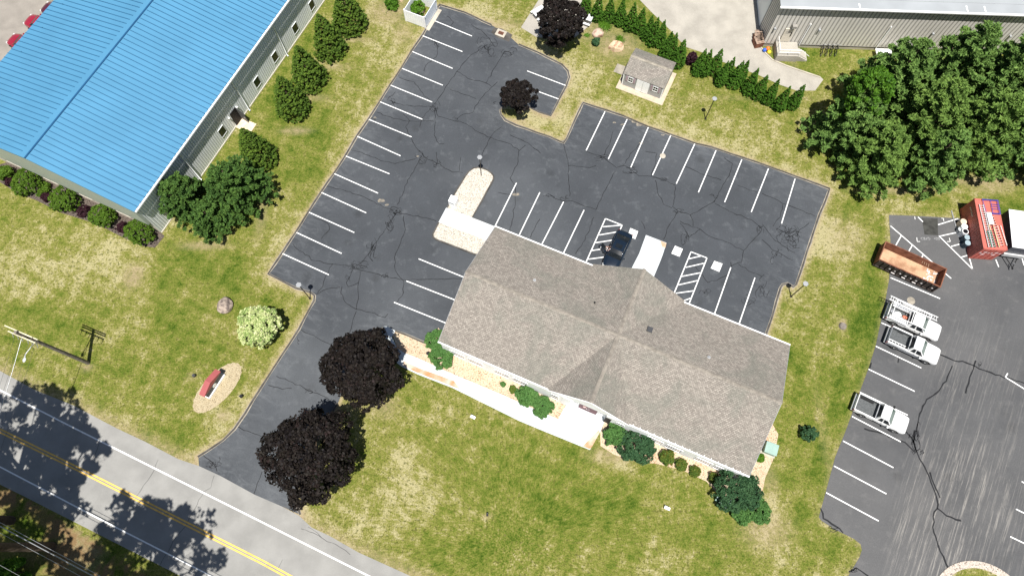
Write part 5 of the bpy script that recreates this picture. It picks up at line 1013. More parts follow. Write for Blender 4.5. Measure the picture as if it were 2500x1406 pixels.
mb = MB(); [mb.tube([(xc+.02, s*.5, 1.08),(xc+.02, s*.42, 1.6)], .03, 6) for s in (-1,1)]; mb.tube([(xc+.02,-.45,1.6),(xc+.02,.45,1.6)], .03, 6); mb.build('cab_guard', 'black', t2)
xr, xc, xs, xf, W = D3; mb = MB(); mb.cbox((0,0,0), 1.3, .16, .1); o = mb.build('plank', 'black', None, tl(t3, xr+1.0, .68, .7), AT); tag(o, 'black plank lying along the far side of the empty truck bed', 'plank')

def car(label, cx, cy, ang_, paint, open_door=False, L=4.75, W=.93, sunroof=False, group=None, suv=0.0):
    t = thing('parked_car', label, 'car', (cx, cy, 0), ang_, group); h = L/2; ra_, fa = -h+.98, h-.93
    mb = MB(); z0 = .3; b = suv
    mb.loft([ring(-h, W*.7, z0+.15, .72+b), ring(-h+.07, W*.86, z0+.05, .9+b), ring(-h+.35, W*.97, z0, 1.0+b), ring(-h+1.0, W, z0-.05, 1.0+b), ring(0, W*1.0, z0-.05, .96+b), ring(fa-.55, W, z0-.05, .95+b), ring(fa, W*.99, z0-.05, .88+b), ring(h-.5, W*.95, z0, .8+b), ring(h-.2, W*.86, z0+.02, .72+b), ring(h-.03, W*.7, z0+.1, .6+b), ring(h, W*.55, z0+.15, .52+b)])
    mb.build('body', paint, t)
    bx0, bx1, tx0, tx1 = -h+.55, fa-.35, -h+1.45, fa-1.15; bz, tz = .95+b, 1.44+b; bw, tw = W*.93, W*.68
    if suv: tx0 = -h+.75; tx1 += .1
    def row(x, wd, z): return [(x, y*wd, z) for y in (-1, -.55, 0, .55, 1)]
    secs = [(bx0, bw*.86, bz), ((bx0*.35+tx0*.65), (bw*.3+tw*.7), tz-.08), (tx0, tw*.97, tz-.01), ((tx0+tx1)/2, tw*1.03, tz+.02), (tx1, tw*.97, tz-.02), ((bx1*.5+tx1*.5), (bw*.5+tw*.5), (bz+tz)/2+.05), (bx1, bw*.92, bz)]
    def sidepts(i): x, wd, z = secs[i]; return x, wd, z
    mb = MB(); mb.use('glass')   # rear glass, windscreen
    def surf(i, j):
        A_ = [(secs[i][0]-(.05 if i == 0 else 0)*0 + (.04 if i in (5,) else 0)*0, y*secs[i][1], secs[i][2]+(1-abs(y))*.03) for y in (-1,-.5,0,.5,1)]; B_ = [(secs[j][0], y*secs[j][1], secs[j][2]+(1-abs(y))*.03) for y in (-1,-.5,0,.5,1)]
        mb.raw(A_+B_, [(k, k+1, k+6, k+5)[::-1] for k in range(4)], True)
    surf(0,1); surf(1,2); mb2 = mb; mb2.build('rear_window', None, t)
    mb = MB(); mb.use('glass'); surf(4,5); surf(5,6); mb.build('windscreen', None, t)
    mb = MB(); mb.use(paint); surf(2,3); surf(3,4); rf_ = mb.build('roof', None, t)
    if sunroof: mb = MB(); zs = tz+.045; mb.box(tx1-.72, tx1-.22, -.36, .36, zs-.03, zs+.006); mb.build('sunroof', 'glass', rf_)
    for s in (-1, 1):
        loop = [(secs[i][0], s*secs[i][1], secs[i][2]) for i in range(7)]; base = [(bx1-.02, s*bw*.97, bz-.02), (bx0+.02, s*bw*.9, bz-.02)]
        mb = MB(); pts = [loop[0], loop[1], loop[2], loop[3], loop[4], loop[5], loop[6]]; pts = pts if s > 0 else pts[::-1]; mb.face(pts); mb.build('side_window_or_shade', 'glass', t)
        mb = MB(); mb.tube([(p[0], p[1]*1.005, p[2]+.012) for p in loop], .028, 5); mb.build('window_frame', paint, t)
        mb = MB(); x = (tx0+tx1)/2-.1; mb.tube([(x, s*(bw+.0), bz-.01),(x-.02, s*(tw*1.04), tz)], .035, 5); mb.build('pillar', 'black', t)
        mb = MB(); mb.cbox((bx1-.35, s*(W+.1), bz+.06), .13, .22, .12); 
        if not (open_door and s < 0): mb.build('mirror', paint, t, bevel=.03)
        mb = MB(); mb.cbox((h-.28, s*W*.72, .66+b), .34, .28, .1, -s*.35); mb.build('headlight', 'lamp_clear', t, bevel=.02)
        mb = MB(); mb.cbox((-h+.14, s*W*.72, .82+b), .16, .34, .13, s*.3); mb.build('tail_light', 'tail_red', t, bevel=.02)
        for x in (-.1, 1.0): mb = MB(); mb.cbox((x-.35, s*(W+.006), bz-.14), .18, .02, .03); mb.build('door_handle', 'steel', t)
        for x in (ra_, fa): mb = MB(); arch(mb, x, s*(W*.985+.008), .40); mb.build('wheel_arch', 'black', t); wheel(t, x, s*(W-.12), .34, .22)
    mb = MB(); mb.box(-h+.3, h-.3, -W+.08, W-.08, .18, .3); mb.build('underbody', 'black', t)
    if open_door:
        hx = bx1-.3; o = MB(); o.use(paint); o.box(-1.08, 0, -.075, .075, .32, bz); o.use('black'); o.box(-1.02,-.05,.075,.12,.38,bz-.08); o.use('glass'); o.raw([(-1.0,0,bz),(-.12,0,bz),(-.45,.16,tz-.03),(-.95,.16,tz-.03),(-1.0,-.02,bz),(-.12,-.02,bz),(-.45,.14,tz-.03),(-.95,.14,tz-.03)], [(0,1,2,3),(7,6,5,4)])
        d_ = o.build('open_door', None, t, (hx, -W-.02, 0), R(62)); mb = MB(); mb.cbox((-.14,-.16,bz+.06),.12,.2,.12); mb.build('mirror', paint, d_)
        mb = MB(); mb.box(-.85,-.2,.12,.16,.65,.72); mb.build('armrest', 'lamp_grey', d_)
        mb = MB(); mb.box(hx-1.1, hx-.05, -W-.012, -W*.9, .36, bz); mb.build('door_opening', 'black', t)
    return t
pr, pf = at(1528.5, 566, .85), at(1499, 628, .95); dc = (pf-pr); dc.z = 0; Lc = dc.length; dc.normalize(); ac = math.atan2(dc.y, dc.x); cc = pr + dc*2.35
c1 = car('dark navy sedan with a sunroof and its door held open beside the striped bay', cc.x, cc.y, ac, 'navy', True, sunroof=True)
# passenger getting out of the open door
def person(parent_loc, rz, label):
    t = thing('person', label, 'person', parent_loc, rz)
    J = {'pelvis': (0,0,.50), 'belly': (.0,-.02,.68), 'chest': (.04,-.02,.92), 'neck': (.10,-.02,1.10), 'lk': (.40,.14,.56), 'rk': (.40,-.14,.56), 'la': (.44,.15,.12), 'ra': (.44,-.15,.12), 'lt': (.62,.18,.05), 'rt': (.62,-.18,.05),
         'lh': (.02,.11,.50), 'rh': (.02,-.11,.50), 'ls': (.06,.20,1.02), 'rs': (.06,-.20,1.02), 'le': (.22,.28,.80), 're': (.22,-.28,.80), 'lw': (.42,.20,.70), 'rw': (.42,-.20,.70)}
    E_ = [('pelvis','belly'),('belly','chest'),('chest','neck'),('pelvis','lh'),('pelvis','rh'),('lh','lk'),('rh','rk'),('lk','la'),('rk','ra'),('la','lt'),('ra','rt'),('chest','ls'),('chest','rs'),('ls','le'),('rs','re'),('le','lw'),('re','rw')]
    rad = {'pelvis': .15,'belly': .14,'chest': .16,'neck': .06,'lh': .10,'rh': .10,'lk': .065,'rk': .065,'la': .045,'ra': .045,'lt': .04,'rt': .04,'ls': .07,'rs': .07,'le': .045,'re': .045,'lw': .032,'rw': .032}
    def skin(nm, keys, edges, m_, par, k=1.0, sub=1):
        ks = list(keys); me_ = bpy.data.meshes.new(nm); me_.from_pydata([J[a] for a in ks], [(ks.index(a), ks.index(b)) for a, b in edges], []); o = bpy.data.objects.new(nm, me_); COL.objects.link(o); o.parent = par
        sk = o.modifiers.new('s', 'SKIN'); 
        for i, a in enumerate(ks): me_.skin_vertices[0].data[i].radius = (rad[a]*k, rad[a]*k)
        me_.skin_vertices[0].data[0].use_root = True; o.modifiers.new('u', 'SUBSURF').levels = sub; o.modifiers['u'].render_levels = sub; me_.materials.append(M[m_]); return o
    b = skin('body', J.keys(), E_, 'skin', t)
    keys = ['pelvis','belly','chest','ls','rs','le','re']; skin('shirt', keys, [('pelvis','belly'),('belly','chest'),('chest','ls'),('chest','rs'),('ls','le'),('rs','re')], 'cloth_pink', t, 1.12)
    keys = ['pelvis','lh','rh','lk','rk','la','ra']; skin('trousers', keys, [('pelvis','lh'),('pelvis','rh'),('lh','lk'),('rh','rk'),('lk','la'),('rk','ra')], 'cloth_pale', t, 1.15)
    mb = MB(); mb.ball((.13,-.02,1.24), .105, 8, .95, .8, 1.15); mb.ball((.235,-.02,1.23), .02, 4, 1, .7, 1.2)
    for s in (-1,1): mb.ball((.12,-.02+s*.088,1.235), .022, 4, .7, .4, 1.2)
    hd = mb.build('head', 'skin', t); mb = MB(); mb.ball((.105,-.02,1.275), .112, 8, .98, .86, 1.0); mb.build('hair', 'hair', hd)
    mb = MB()
    for s in (-1,1): mb.ball((.225,-.02+s*.035,1.26), .010, 4)
    mb.build('eye', 'black', hd); mb = MB(); mb.box(.215,.232,-.045,.005,1.18,1.188); mb.build('mouth', 'car_maroon', hd)
    for s, w_ in ((1,'lw'),(-1,'rw')):
        p = Vector(J[w_]); mb = MB(); mb.cbox(p+Vector((.05,-.01*s,-.01)), .09, .075, .028)
        for f in range(4): y = (-.028+f*.019); l_ = (.055,.07,.075,.06)[f]; mb.tube([p+Vector((.09,y-.01*s,-.01)), p+Vector((.09+l_*.6,y-.01*s,-.014)), p+Vector((.09+l_,y-.01*s,-.036))], [.009,.008,.007], 6)
        mb.tube([p+Vector((.03,-s*.04,-.01)), p+Vector((.06,-s*.062,-.02)), p+Vector((.085,-s*.066,-.03))], [.011,.009,.008], 6); mb.build('hand', 'skin', t, bevel=.0)
    for s in (-1,1): mb = MB(); mb.ball((.53,s*.165,.05), .05, 6, 2.2, .9, .9); mb.build('shoe', 'charcoal', t)
    return t
pl = Matrix.Translation((cc.x, cc.y, 0)) @ Matrix.Rotation(ac, 4, 'Z') @ Vector((.32, -.72, 0))
person(pl, ac-R(90), 'person in a pale pink top getting out of the dark sedan with open door')
# three red cars behind the blue building
for u, v, m_, lab, an, sv in ((34,98,'car_red','bright red car behind the blue-roofed building, lowest of three',R(62),.0),(80,56,'car_red','red car with dark windows, middle of three behind the blue-roofed building',R(62),.35),(116,20,'car_maroon','dark maroon car parked nearest the top edge behind the blue building',R(62),.0)):
    p = at(u, v, .6); dd_ = Vector((math.cos(R(-24)), math.sin(R(-24)), 0)); p = p+dd_*1.55; car(lab, p.x, p.y, R(-24)+math.pi, m_, suv=sv, L=4.4)
mb = MB(); mb.box(0, 12, -.4, .4, 0, 2.6); o = mb.build('yard_wall', 'cream', None, at(118,0), R(-20)); tag(o, 'pale wall end at the top edge above the dark maroon car', 'wall')

# ---- container, drums, ladders, roll-off bin, trailer
pts = [at(2378,487,2.6), at(2438,490,2.6), at(2460,609,2.6), at(2401,605,2.6)]; cen = sum(pts, Vector())/4; lx = ((pts[0]-pts[3])+(pts[1]-pts[2])); ax_ = math.atan2(lx.y, lx.x)
ct = thing('shipping_container', 'rust red shipping container with ladders lying on its roof', 'container', (cen.x, cen.y, 0), ax_)
HLc, HWc, HC = 2.95, 1.24, 2.6; mb = MB(); mb.use('container')
def crug(mb, a, b, z0, z1, out, per=.28, dep=.016):
    a, b = Vector((a[0],a[1],0)), Vector((b[0],b[1],0)); L = (b-a).length; d = (b-a)/L; q = Vector((d.y,-d.x,0))*out; n = int(L/per); p_ = []
    for i in range(n): p_ += [a+d*L*i/n, a+d*L*(i+.35)/n, a+d*L*(i+.5)/n-q*dep, a+d*L*(i+.85)/n-q*dep]
    p_.append(b)
    for x, y in zip(p_[:-1], p_[1:]): mb.face([(x.x,x.y,z0),(y.x,y.y,z0),(y.x,y.y,z1),(x.x,x.y,z1)])
crug(mb, (HLc,HWc-.02), (-HLc,HWc-.02), .15, HC-.1, 1); crug(mb, (-HLc,-HWc+.02), (HLc,-HWc+.02), .15, HC-.1, 1); crug(mb, (HLc-.02,-HWc),(HLc-.02,HWc), .15, HC-.1, 1)
mb.box(-HLc+.02,HLc-.02,-HWc+.05,HWc-.05,HC-.06,HC-.02); mb.box(-HLc+.03,-HLc+.1,-HWc+.02,HWc-.02,.15,HC-.1); mb.build('shell', None, ct)
mb = MB()
for y in (-HWc, HWc-.1): mb.box(-HLc,HLc,y,y+.1,HC-.12,HC); mb.box(-HLc,HLc,y,y+.1,0.02,.16)
for x in (-HLc, HLc-.1):
    mb.box(x,x+.1,-HWc+.1,HWc-.1,HC-.12,HC); mb.box(x,x+.1,-HWc+.1,HWc-.1,.02,.16)
    for y in (-HWc, HWc-.1): mb.box(x,x+.1,y,y+.1,.16,HC-.12)
mb.build('frame', 'container', ct)
mb = MB()
for x in (-HLc-.01, HLc-.11):
    for y in (-HWc-.01, HWc-.11): mb.box(x,x+.12,y,y+.12,HC-.0,HC+.02)
mb.build('corner_casting', 'cont_trim', ct)
for s in (-1, 1):
    mb = MB(); y0_, y1_ = sorted((s*.02, s*(HWc-.1))); mb.box(-HLc-.02,-HLc+.03,y0_,y1_,.17,HC-.13); dr = mb.build('door', 'container', ct)
    mb = MB(); [mb.tube([(-HLc-.05, s*y, .2),(-HLc-.05, s*y, HC-.15)], .022, 6) for y in (.3,.85)]; mb.build('lock_rod', 'cont_trim', dr)
    mb = MB(); [mb.box(-HLc-.03,-HLc-.02,*sorted((s*a, s*b)),z,z+.28) for a, b, z in ((.38,.75,1.7),(.38,.75,1.15),(.9,1.1,1.5),(.08,.25,1.55))]; mb.build('placard', 'cloth_pink', dr)
    mb = MB(); [mb.box(-HLc-.03,-HLc-.02,y0_+.02,y1_-.02,z,z+.03) for z in (.6,1.05,1.5,1.95)]; mb.build('door_rib', 'cont_trim', dr)
for i, (w_, y) in enumerate((('Triton', 0),)): pass
mb = MB()
# faint white lettering on the shaded long side
for k, (x0_, z0_) in enumerate([(.1*i, .07*math.sin(i*2.1)) for i in range(12)]): mb.box(1.2+x0_, 1.26+x0_, HWc-.012, HWc+.004, 1.7+z0_, 1.84+z0_)
mb.build('side_lettering', 'alu', ct)
ctm = Matrix.Translation(ct.location) @ Matrix.Rotation(ax_, 4, 'Z')
def cl(x, y, z): return ctm @ Vector((x, y, z))
# local x+ points up in the photo, y+ to the left
def fr(name, lab, pts_, m_, r=.03): mb = MB(); [mb.tube([cl(*a), cl(*b)], r, 5) for a, b in pts_]; return tag(mb.build(name, m_), lab, 'rack')
bx = [((2.85,.5,2.72),(2.85,-1.15,2.72)),((2.75,.5,2.72),(2.75,-1.15,2.72)),((2.85,-1.15,2.72),(1.15,-1.15,2.72)),((1.25,.3,2.72),(1.25,-1.15,2.72)),((1.15,.3,2.72),(1.15,-1.15,2.72)),((2.85,.5,2.72),(1.15,.32,2.72)),((2.8,-.35,2.72),(1.2,-.35,2.72)),((2.3,-.35,2.72),(2.3,-1.15,2.72)),((1.75,-.35,2.72),(1.75,-1.15,2.72)),((2.05,-.35,2.72),(2.05,-1.15,2.72)),((2.8,-1.05,2.72),(1.2,-1.05,2.72))]
fr('scaffold_frame', 'blue metal scaffold frame on the far end of the container roof', bx, 'blue_frame')
ladder('ladder', 'long aluminium ladder on the container roof, leftmost of those lying there', cl(-2.8,.55,2.72), cl(2.2,.72,2.72), .42, 'alu', 18, r=.05)
ladder('ladder', 'green-railed ladder low on the container roof overlapping the aluminium one', cl(-2.8,.30,2.80), cl(-.9,.48,2.80), .38, 'green_fg', 7, rung='alu', r=.048)
ladder('ladder', 'cream fibreglass ladder in the middle of the container roof', cl(-2.75,-.12,2.74), cl(.2,.12,2.74), .40, 'yellow_fg', 10, r=.05, rung='charcoal')
ladder('ladder', 'orange ladder right of the cream one on the container roof', cl(-2.6,-.62,2.74), cl(.9,-.15,2.74), .40, 'orange', 12, rung='cloth_pale', r=.048)
ladder('ladder', 'short pale stepladder at the right edge of the container roof', cl(-2.5,-.98,2.74), cl(-.2,-.72,2.74), .34, 'cloth_pale', 8, rung='orange', r=.048)
mb = MB(); mb.box(-.7,.7,-.26,.26,0,.06); o = mb.build('walk_board', 'lamp_clear', None, cl(.55,.12,2.78), ax_+.06); tag(o, 'pale flat walk board between the ladders on the container roof', 'board')
def drum(u, v, z, r, h, body, lid, lab, open_=False):
    p = at(u, v, h); t = thing('drum', lab, 'drum', (p.x, p.y, 0)); mb = MB(); mb.tube([(0,0,0),(0,0,h*.33),(0,0,h*.35),(0,0,h*.66),(0,0,h*.68),(0,0,h)], [r,r,r*1.03,r,r*1.03,r], 20); mb.build('body', body, t)
    if open_: mb = MB(); mb.tube([(0,0,h+.005),(0,0,h+.03)], r*.82, 18); mb.build('opening', 'glass', t)
    mb = MB(); mb.tube([(0,0,h),(0,0,h+.02)], r*1.02, 20); mb.build('lid', lid, t)
drum(2352.5,541,0,.33,.9,'drum_tan','drum_tan','tan drum standing beside the container, topmost of the row'); drum(2355,553,0,.33,.95,'white','white','white drum just below the tan one beside the container'); drum(2346,560,0,.27,.6,'lamp_grey','lamp_clear','small pale drum left of the two white-topped drums')
drum(2357,565,0,.33,.9,'white','white','white drum with a dark open top beside the container', True); drum(2361.5,579.5,0,.29,.9,'drum_blue','drum_lid','blue drum with pale lid, upper of the two beside the container'); drum(2363,593,0,.30,.9,'drum_blue','drum_lid','blue drum with pale lid, lower of the two beside the container')
t_ = MB(); t_.tube([cl(.6,HWc+.75,.05), cl(2.7,HWc+.95,.05)], .06, 8); tag(t_.build('pipe', 'lamp_grey'), 'grey pipe lying on the ground in the shade left of the container', 'pipe')
# roll-off bin
q4 = [at(2164,591,1.5), at(2311,657.6,1.5), at(2295.7,701.4,1.5), at(2142.7,632.6,1.5)]; cen = sum(q4, Vector())/4; lx = q4[1]-q4[0]+q4[2]-q4[3]; ab = math.atan2(lx.y, lx.x); Hb = 1.5; hl, hw = 3.3, 1.17
bn = thing('roll_off_bin', 'long open rusty roll-off bin with ribbed dark sides at the grass edge', 'bin', (cen.x, cen.y, 0), ab)
mb = MB(); mb.use('rust')
for y0_, y1_ in ((-hw,-hw+.06),(hw-.06,hw)): mb.box(-hl,hl,y0_,y1_,.3,Hb)
mb.box(hl-.06,hl,-hw+.06,hw-.06,.3,Hb); mb.box(-hl,-hl+.06,-hw+.06,hw-.06,.3,Hb); mb.build('wall', None, bn)
mb = MB(); mb.box(-hl+.06,hl-.06,-hw+.06,hw-.06,.3,.38); mb.build('floor', 'rust_floor', bn)
mb = MB()
for y in (-hw-.03, hw-.07): mb.box(-hl-.03,hl+.03,y,y+.1,Hb,Hb+.09)
for x in (-hl-.03, hl-.07): mb.box(x,x+.1,-hw+.07,hw-.07,Hb,Hb+.09)
mb.build('rim', 'rust', bn); mb = MB()
for k in range(12):
    x = -hl+.15+k*(2*hl-.3)/11
    for s in (-1, 1): y0_, y1_ = sorted((s*hw, s*(hw+.13))); mb.box(x-.05,x+.05,y0_,y1_,.3,Hb-.02)
mb.box(-hl,hl,-hw-.12,-hw+.0,.24,.32); mb.box(-hl,hl,hw,hw+.12,.24,.32); mb.build('side_rib', 'bin_side', bn)
mb = MB(); mb.box(-hl+.1,hl-.1,-hw-.004,-hw-.002,.33,Hb-.03); mb.build('side_panel', 'bin_side', bn)
mb = MB()
for k in range(11):
    if k in (0, 1, 9): continue
    x = -hl+.45+k*(2*hl-.3)/11; mb.tube([(x,-hw-.003,.75),(x,-hw-.02,.75)], .1 if k % 3 else .08, 10)
    mb.box(x-.2,x+.2,-hw-.1,-hw-.02,.33,.36) if k % 2 else None
mb.build('sticker', 'cloth_pale', bn)
mb = MB(); [mb.box(-hl+.2,hl-.2,y,y+.12,.05,.3) for y in (-.6,.5)]; mb.tube([(hl-.3,-.75,.16),(hl-.3,.75,.16)], .15, 10); mb.build('skid', 'black', bn)
mb = MB(); [mb.tube([(1.1+.25*k,hw-.065,.75-.05*k),(1.0+.22*k,hw-.065,1.1)], .025, 4) for k in range(4)]; mb.build('scrape', 'drum_tan', bn)
mb = MB()
for k in range(60): x = random.uniform(1.9,hl-.2); y = random.uniform(-hw+.15,hw-.15); s = random.uniform(.06,.2); mb.cbox((x,y,.39+random.uniform(0,.05)), s, s*random.uniform(.3,1), .03, random.uniform(0,3))
o = mb.build('debris', 'cloth_pale', None, bn.location, ab); tag(o, 'white scraps scattered on the floor of the rusty bin', 'debris', kind='stuff')
# enclosed trailer
p0 = at(2463,511,2.5); p1_ = at(2472,603,2.5); dt_ = (p0-p1_); dt_.z = 0; Lt = dt_.length; at_ = math.atan2(dt_.y, dt_.x); tm = Matrix.Translation((p1_.x, p1_.y, 0)) @ Matrix.Rotation(at_, 4, 'Z')
tt = thing('enclosed_trailer', 'white-roofed enclosed trailer with shade-coloured sides right of the container', 'trailer', (p1_.x, p1_.y, 0), at_)
mb = MB(); mb.box(.02,Lt,-2.4,-.02,.5,2.42); mb.build('body', 'trailer_side_shade', tt, bevel=.05); mb = MB(); mb.box(0,Lt+.02,-2.42,0,2.42,2.5); mb.build('roof', 'white', tt, bevel=.03)
mb = MB(); mb.box(Lt*.3,Lt*.75,-.02,.12,.55,1.0); mb.build('fender', 'charcoal', tt, bevel=.03)
for x in (Lt*.42, Lt*.62): wheel(tt, x, -.02, .33, .2); wheel(tt, x, -2.4, .33, .2)
mb = MB(); mb.tube([(0,-.5,.5),(-1.35,-1.2,.5)], .05, 6); mb.tube([(0,-1.9,.5),(-1.35,-1.2,.5)], .05, 6); mb.cbox((-1.4,-1.2,.5), .3, .12, .12); mb.build('tongue', 'black', tt)
mb = MB(); mb.tube([(-1.0,-1.2,.1),(-1.0,-1.2,.85)], .05, 8); mb.build('jack', 'steel', tt)
mb = MB(); mb.box(-.18,.0,-2.35,-.05,.6,1.1); mb.build('stone_guard', 'alu', tt)

# ---- things by the warehouse and under the purple tree
def ball_toy(u, v, r, m_, lab, nm): mb = MB(); mb.ball((0,0,r), r, 8); o = mb.build(nm, m_, None, at(u, v)); tag(o, lab, 'toy')
ball_toy(1865,126,.24,'toy_blue','blue ball on the grass left of the warehouse steps','toy_ball'); ball_toy(1873,123,.27,'toy_orange','orange ball beside the blue one near the warehouse steps','toy_ball'); ball_toy(1876,131,.25,'toy_yellow','yellow ball nearest the driveway kerb by the warehouse steps','toy_ball')
for k in range(3):
    t = thing('pallet', ['pallet leaning on the dark west wall of the warehouse, uppermost','second pallet of the stack against the west wall of the warehouse','lowest pallet of the stack at the warehouse corner'][k], 'pallet', at(1848,110-7*(2-k)), R(-2)+.12*k, 'pallets leaning by the warehouse')
    mb = MB(); [mb.box(-.5,.5,-.55+.2*i,-.43+.2*i,.9+.03*0,.93) for i in range(6)]; [mb.box(-.5+.45*i,-.42+.45*i,-.55,.55,.82,.9) for i in range(3)]; mb.build('slat', 'pallet', t); mb = MB(); mb.box(-.5,.5,-.5,.5,0,.8 if k else .5); mb.build('lower_slat', 'rust', t)
for k in range(4):
    u = 2004+k*11.5; t = thing('bicycle', '%s of four dark bicycles parked against the warehouse wall, counting from the left' % ['first','second','third','fourth'][k], 'bicycle', at(u,128), R(75), 'bicycles by the warehouse wall')
    for x in (-.5,.5):
        mb = MB(); mb.tube([(x+.33*math.cos(i*.3927),0,.34+.33*math.sin(i*.3927)) for i in range(17)], .03, 5, cap=False); wh = mb.build('wheel', 'rubber', t)
        mb = MB(); [mb.tube([(x,0,.34),(x+.32*math.cos(i*.785),0,.34+.32*math.sin(i*.785))], .006, 3) for i in range(8)]; mb.build('spoke', 'steel', wh)
    mb = MB(); [mb.tube(a, .022, 5) for a in ([(-.5,0,.34),(-.15,0,.85)],[(-.15,0,.85),(0,0,.32)],[(-.5,0,.34),(0,0,.32)],[(0,0,.32),(.36,0,.78)],[(-.12,0,.78),(.36,0,.8)],[(.36,0,.85),(.5,0,.34)])]; mb.build('frame', 'charcoal', t)
    mb = MB(); mb.tube([(.3,-.28,1.0),(.36,-.12,.98),(.36,.12,.98),(.3,.28,1.0)], .018, 5); mb.build('handlebar', 'steel', t); mb = MB(); mb.cbox((-.18,0,.9), .26, .13, .05); mb.build('saddle', 'black', t)
def picnic(u, v, rz, lab):
    t = thing('picnic_table', lab, 'table', at(u, v), rz); mb = MB(); [mb.box(-.9,.9,-.38+.155*k,-.25+.155*k,.70,.74) for k in range(5)]; mb.build('tabletop', 'lamp_clear', t)
    for s in (-1,1): mb = MB(); [mb.box(-.9,.9,s*.72-.13+.14*k,s*.72-.01+.14*k,.42,.45) for k in range(2)]; mb.build('bench', 'lamp_clear', t)
    mb = MB(); [mb.tube([(x,-.75,0),(x,-.1,.7)], .035, 5) or mb.tube([(x,.75,0),(x,.1,.7)], .035, 5) or mb.tube([(x,-.75,.4),(x,.75,.4)], .03, 5) for x in (-.65,.65)]; mb.build('leg', 'steel', t)
picnic(1318,38,R(35),'pale picnic table half hidden by the left side of the purple tree on the patio'); picnic(1428,52,R(-25),'pale picnic table at the right side of the purple tree on the patio')
for u, v, l in ((2150,137,1.9),(2198,135,2.2)):
    t = thing('garden_shelf', 'white table at the warehouse wall, %s of two behind the pines' % ('left' if u < 2170 else 'right'), 'table', at(u, v), R(-2)); mb = MB(); mb.box(-l/2,l/2,-.4,.4,.72,.78); mb.build('tabletop', 'white', t); mb = MB(); [mb.tube([(x,y,0),(x,y,.72)], .03, 5) for x in (-l/2+.1,l/2-.1) for y in (-.3,.3)]; mb.build('leg', 'steel', t)

# ------------------------------------------------------------------ VEGETATION
def solve_h(b, a):
    B = at(*b); best = min((i*.05 for i in range(10, 600)), key=lambda z: (at(a[0], a[1], z)-B-Vector((0,0,z))).length); return best
def conifer(t, h, r, m_, seed, nb, tuft_r, per, size, p=.75, z0=.06, aspect=2.6, top=1.0):
    q = np.random.default_rng(seed); Pp, Nn = [], []; tips = []
    for k in range(nb):
        f = z0 + (1-z0)*(k+q.uniform(0,1))/nb; f = 1-(1-f)**.9; a = k*2.4+q.uniform(-.4,.4); L = r*(1-f**1.3)**p*q.uniform(.78,1.16)+.12; z = h*f*top
        d = np.array([math.cos(a), math.sin(a), 0]); sd_ = np.array([-d[1], d[0], 0]); nt_ = max(2, int(L/(tuft_r*.95)))
        if k % 5 == 0: tips.append(tuple(d*L*.85+np.array([0,0,z])))
        for j in range(nt_):
            w_ = (j+1)/nt_; c = d*L*w_ + sd_*q.normal(0, .16*L*(1-.5*w_)+.05) + np.array([0,0,z-.10*L*w_+.18*L*w_*w_+q.normal(0,.06)])
            dd = q.normal(0,1,(per,3)); dd[:,2] += .5; dd += d*.6; dd /= np.linalg.norm(dd,axis=1,keepdims=True); tr_ = tuft_r*q.uniform(.7,1.25)
            Pp.append(c + dd*tr_*q.uniform(.3,1,(per,1))*np.array([1,1,.6])); Nn.append(np.cross(dd, q.normal(0,1,(per,3)))+np.array([0,0,.6]))
    Pp = np.concatenate(Pp); Nn = np.concatenate(Nn); Pp[:,2] = np.maximum(Pp[:,2], .05)
    np_mesh('crown', leaves(Pp, Nn, size, aspect, .35, seed), len(Pp), 4, m_, t); trunk(t, h*.95, .03*h**.8+.05, tips, seed)
# purple maples
def maple(u, v, Rr, hc, lab, seed, red=0.0, nc=230, per=85, size=.23):
    c = at(u, v, hc); z0 = max(.6, hc-Rr*.86); return plant('purple_maple', lab, 'tree', (c.x, c.y, 0), 'maple_red' if red else 'maple', ellip(Rr, z0, 2*(hc-z0), 2.2), nc, Rr*.17, per, size, seed, (hc*1.3, .2), aspect=1.2, jit=.7, fill=.5)
maple(889,899,3.42,4.3,'round dark purple maple overlapping the end of the long walkway',11); maple(765,1113,3.85,4.7,'largest dark purple maple, nearest the road beside the driveway mouth',12)
maple(1265,236,1.8,3.0,'small dark purple maple on the grass tongue inside the parking lot',13,0,130,70,.2); maple(1368,56,2.55,4.2,'dark purple maple over the patio at the top edge',14,0,170,80,.22)
# conifers beside the blue building
for k, (b, a, r, lab) in enumerate([((722,272),(672,190),1.95,'lowest cone-shaped spruce of the four in the row beside the blue building'),((762,202),(718,108),1.95,'second cone-shaped spruce from the bottom of the row beside the blue building'),((810,128),(764,38),1.95,'third cone-shaped spruce from the bottom of the row beside the blue building'),((858,66),(815,-30),2.05,'topmost cone-shaped spruce of the row, cut by the top edge of the photo'),((640,392),(592,312),1.9,'cone-shaped spruce standing just above the big dark evergreens at the blue building')]):
    plant('spruce_tree', lab, 'tree', at(*b), 'spruce', cone(r*1.08, 6.4, .1, .72), 760, .17, 34, .115, 30+k, (5.5,.12), 'spruce trees beside the blue building', jit=.9)
for k, (u, v, hc, r, h, lab) in enumerate([(566,448,4.2,3.4,6.6,'big round dark evergreen at the corner of the blue building, right of a pair'),(436,470,3.9,2.5,5.6,'dark evergreen against the corner of the blue building, left of a pair'),(508,528,2.4,2.2,3.4,'lower dark evergreen between the pair at the blue building corner')]):
    c = at(u, v, hc); t = thing('hemlock_tree', lab, 'tree', (c.x, c.y, 0)); conifer(t, h+.5, r*1.06, 'hemlock', 50+k, int(15*h), .30, 44, .14, .5, .12, 2.0)
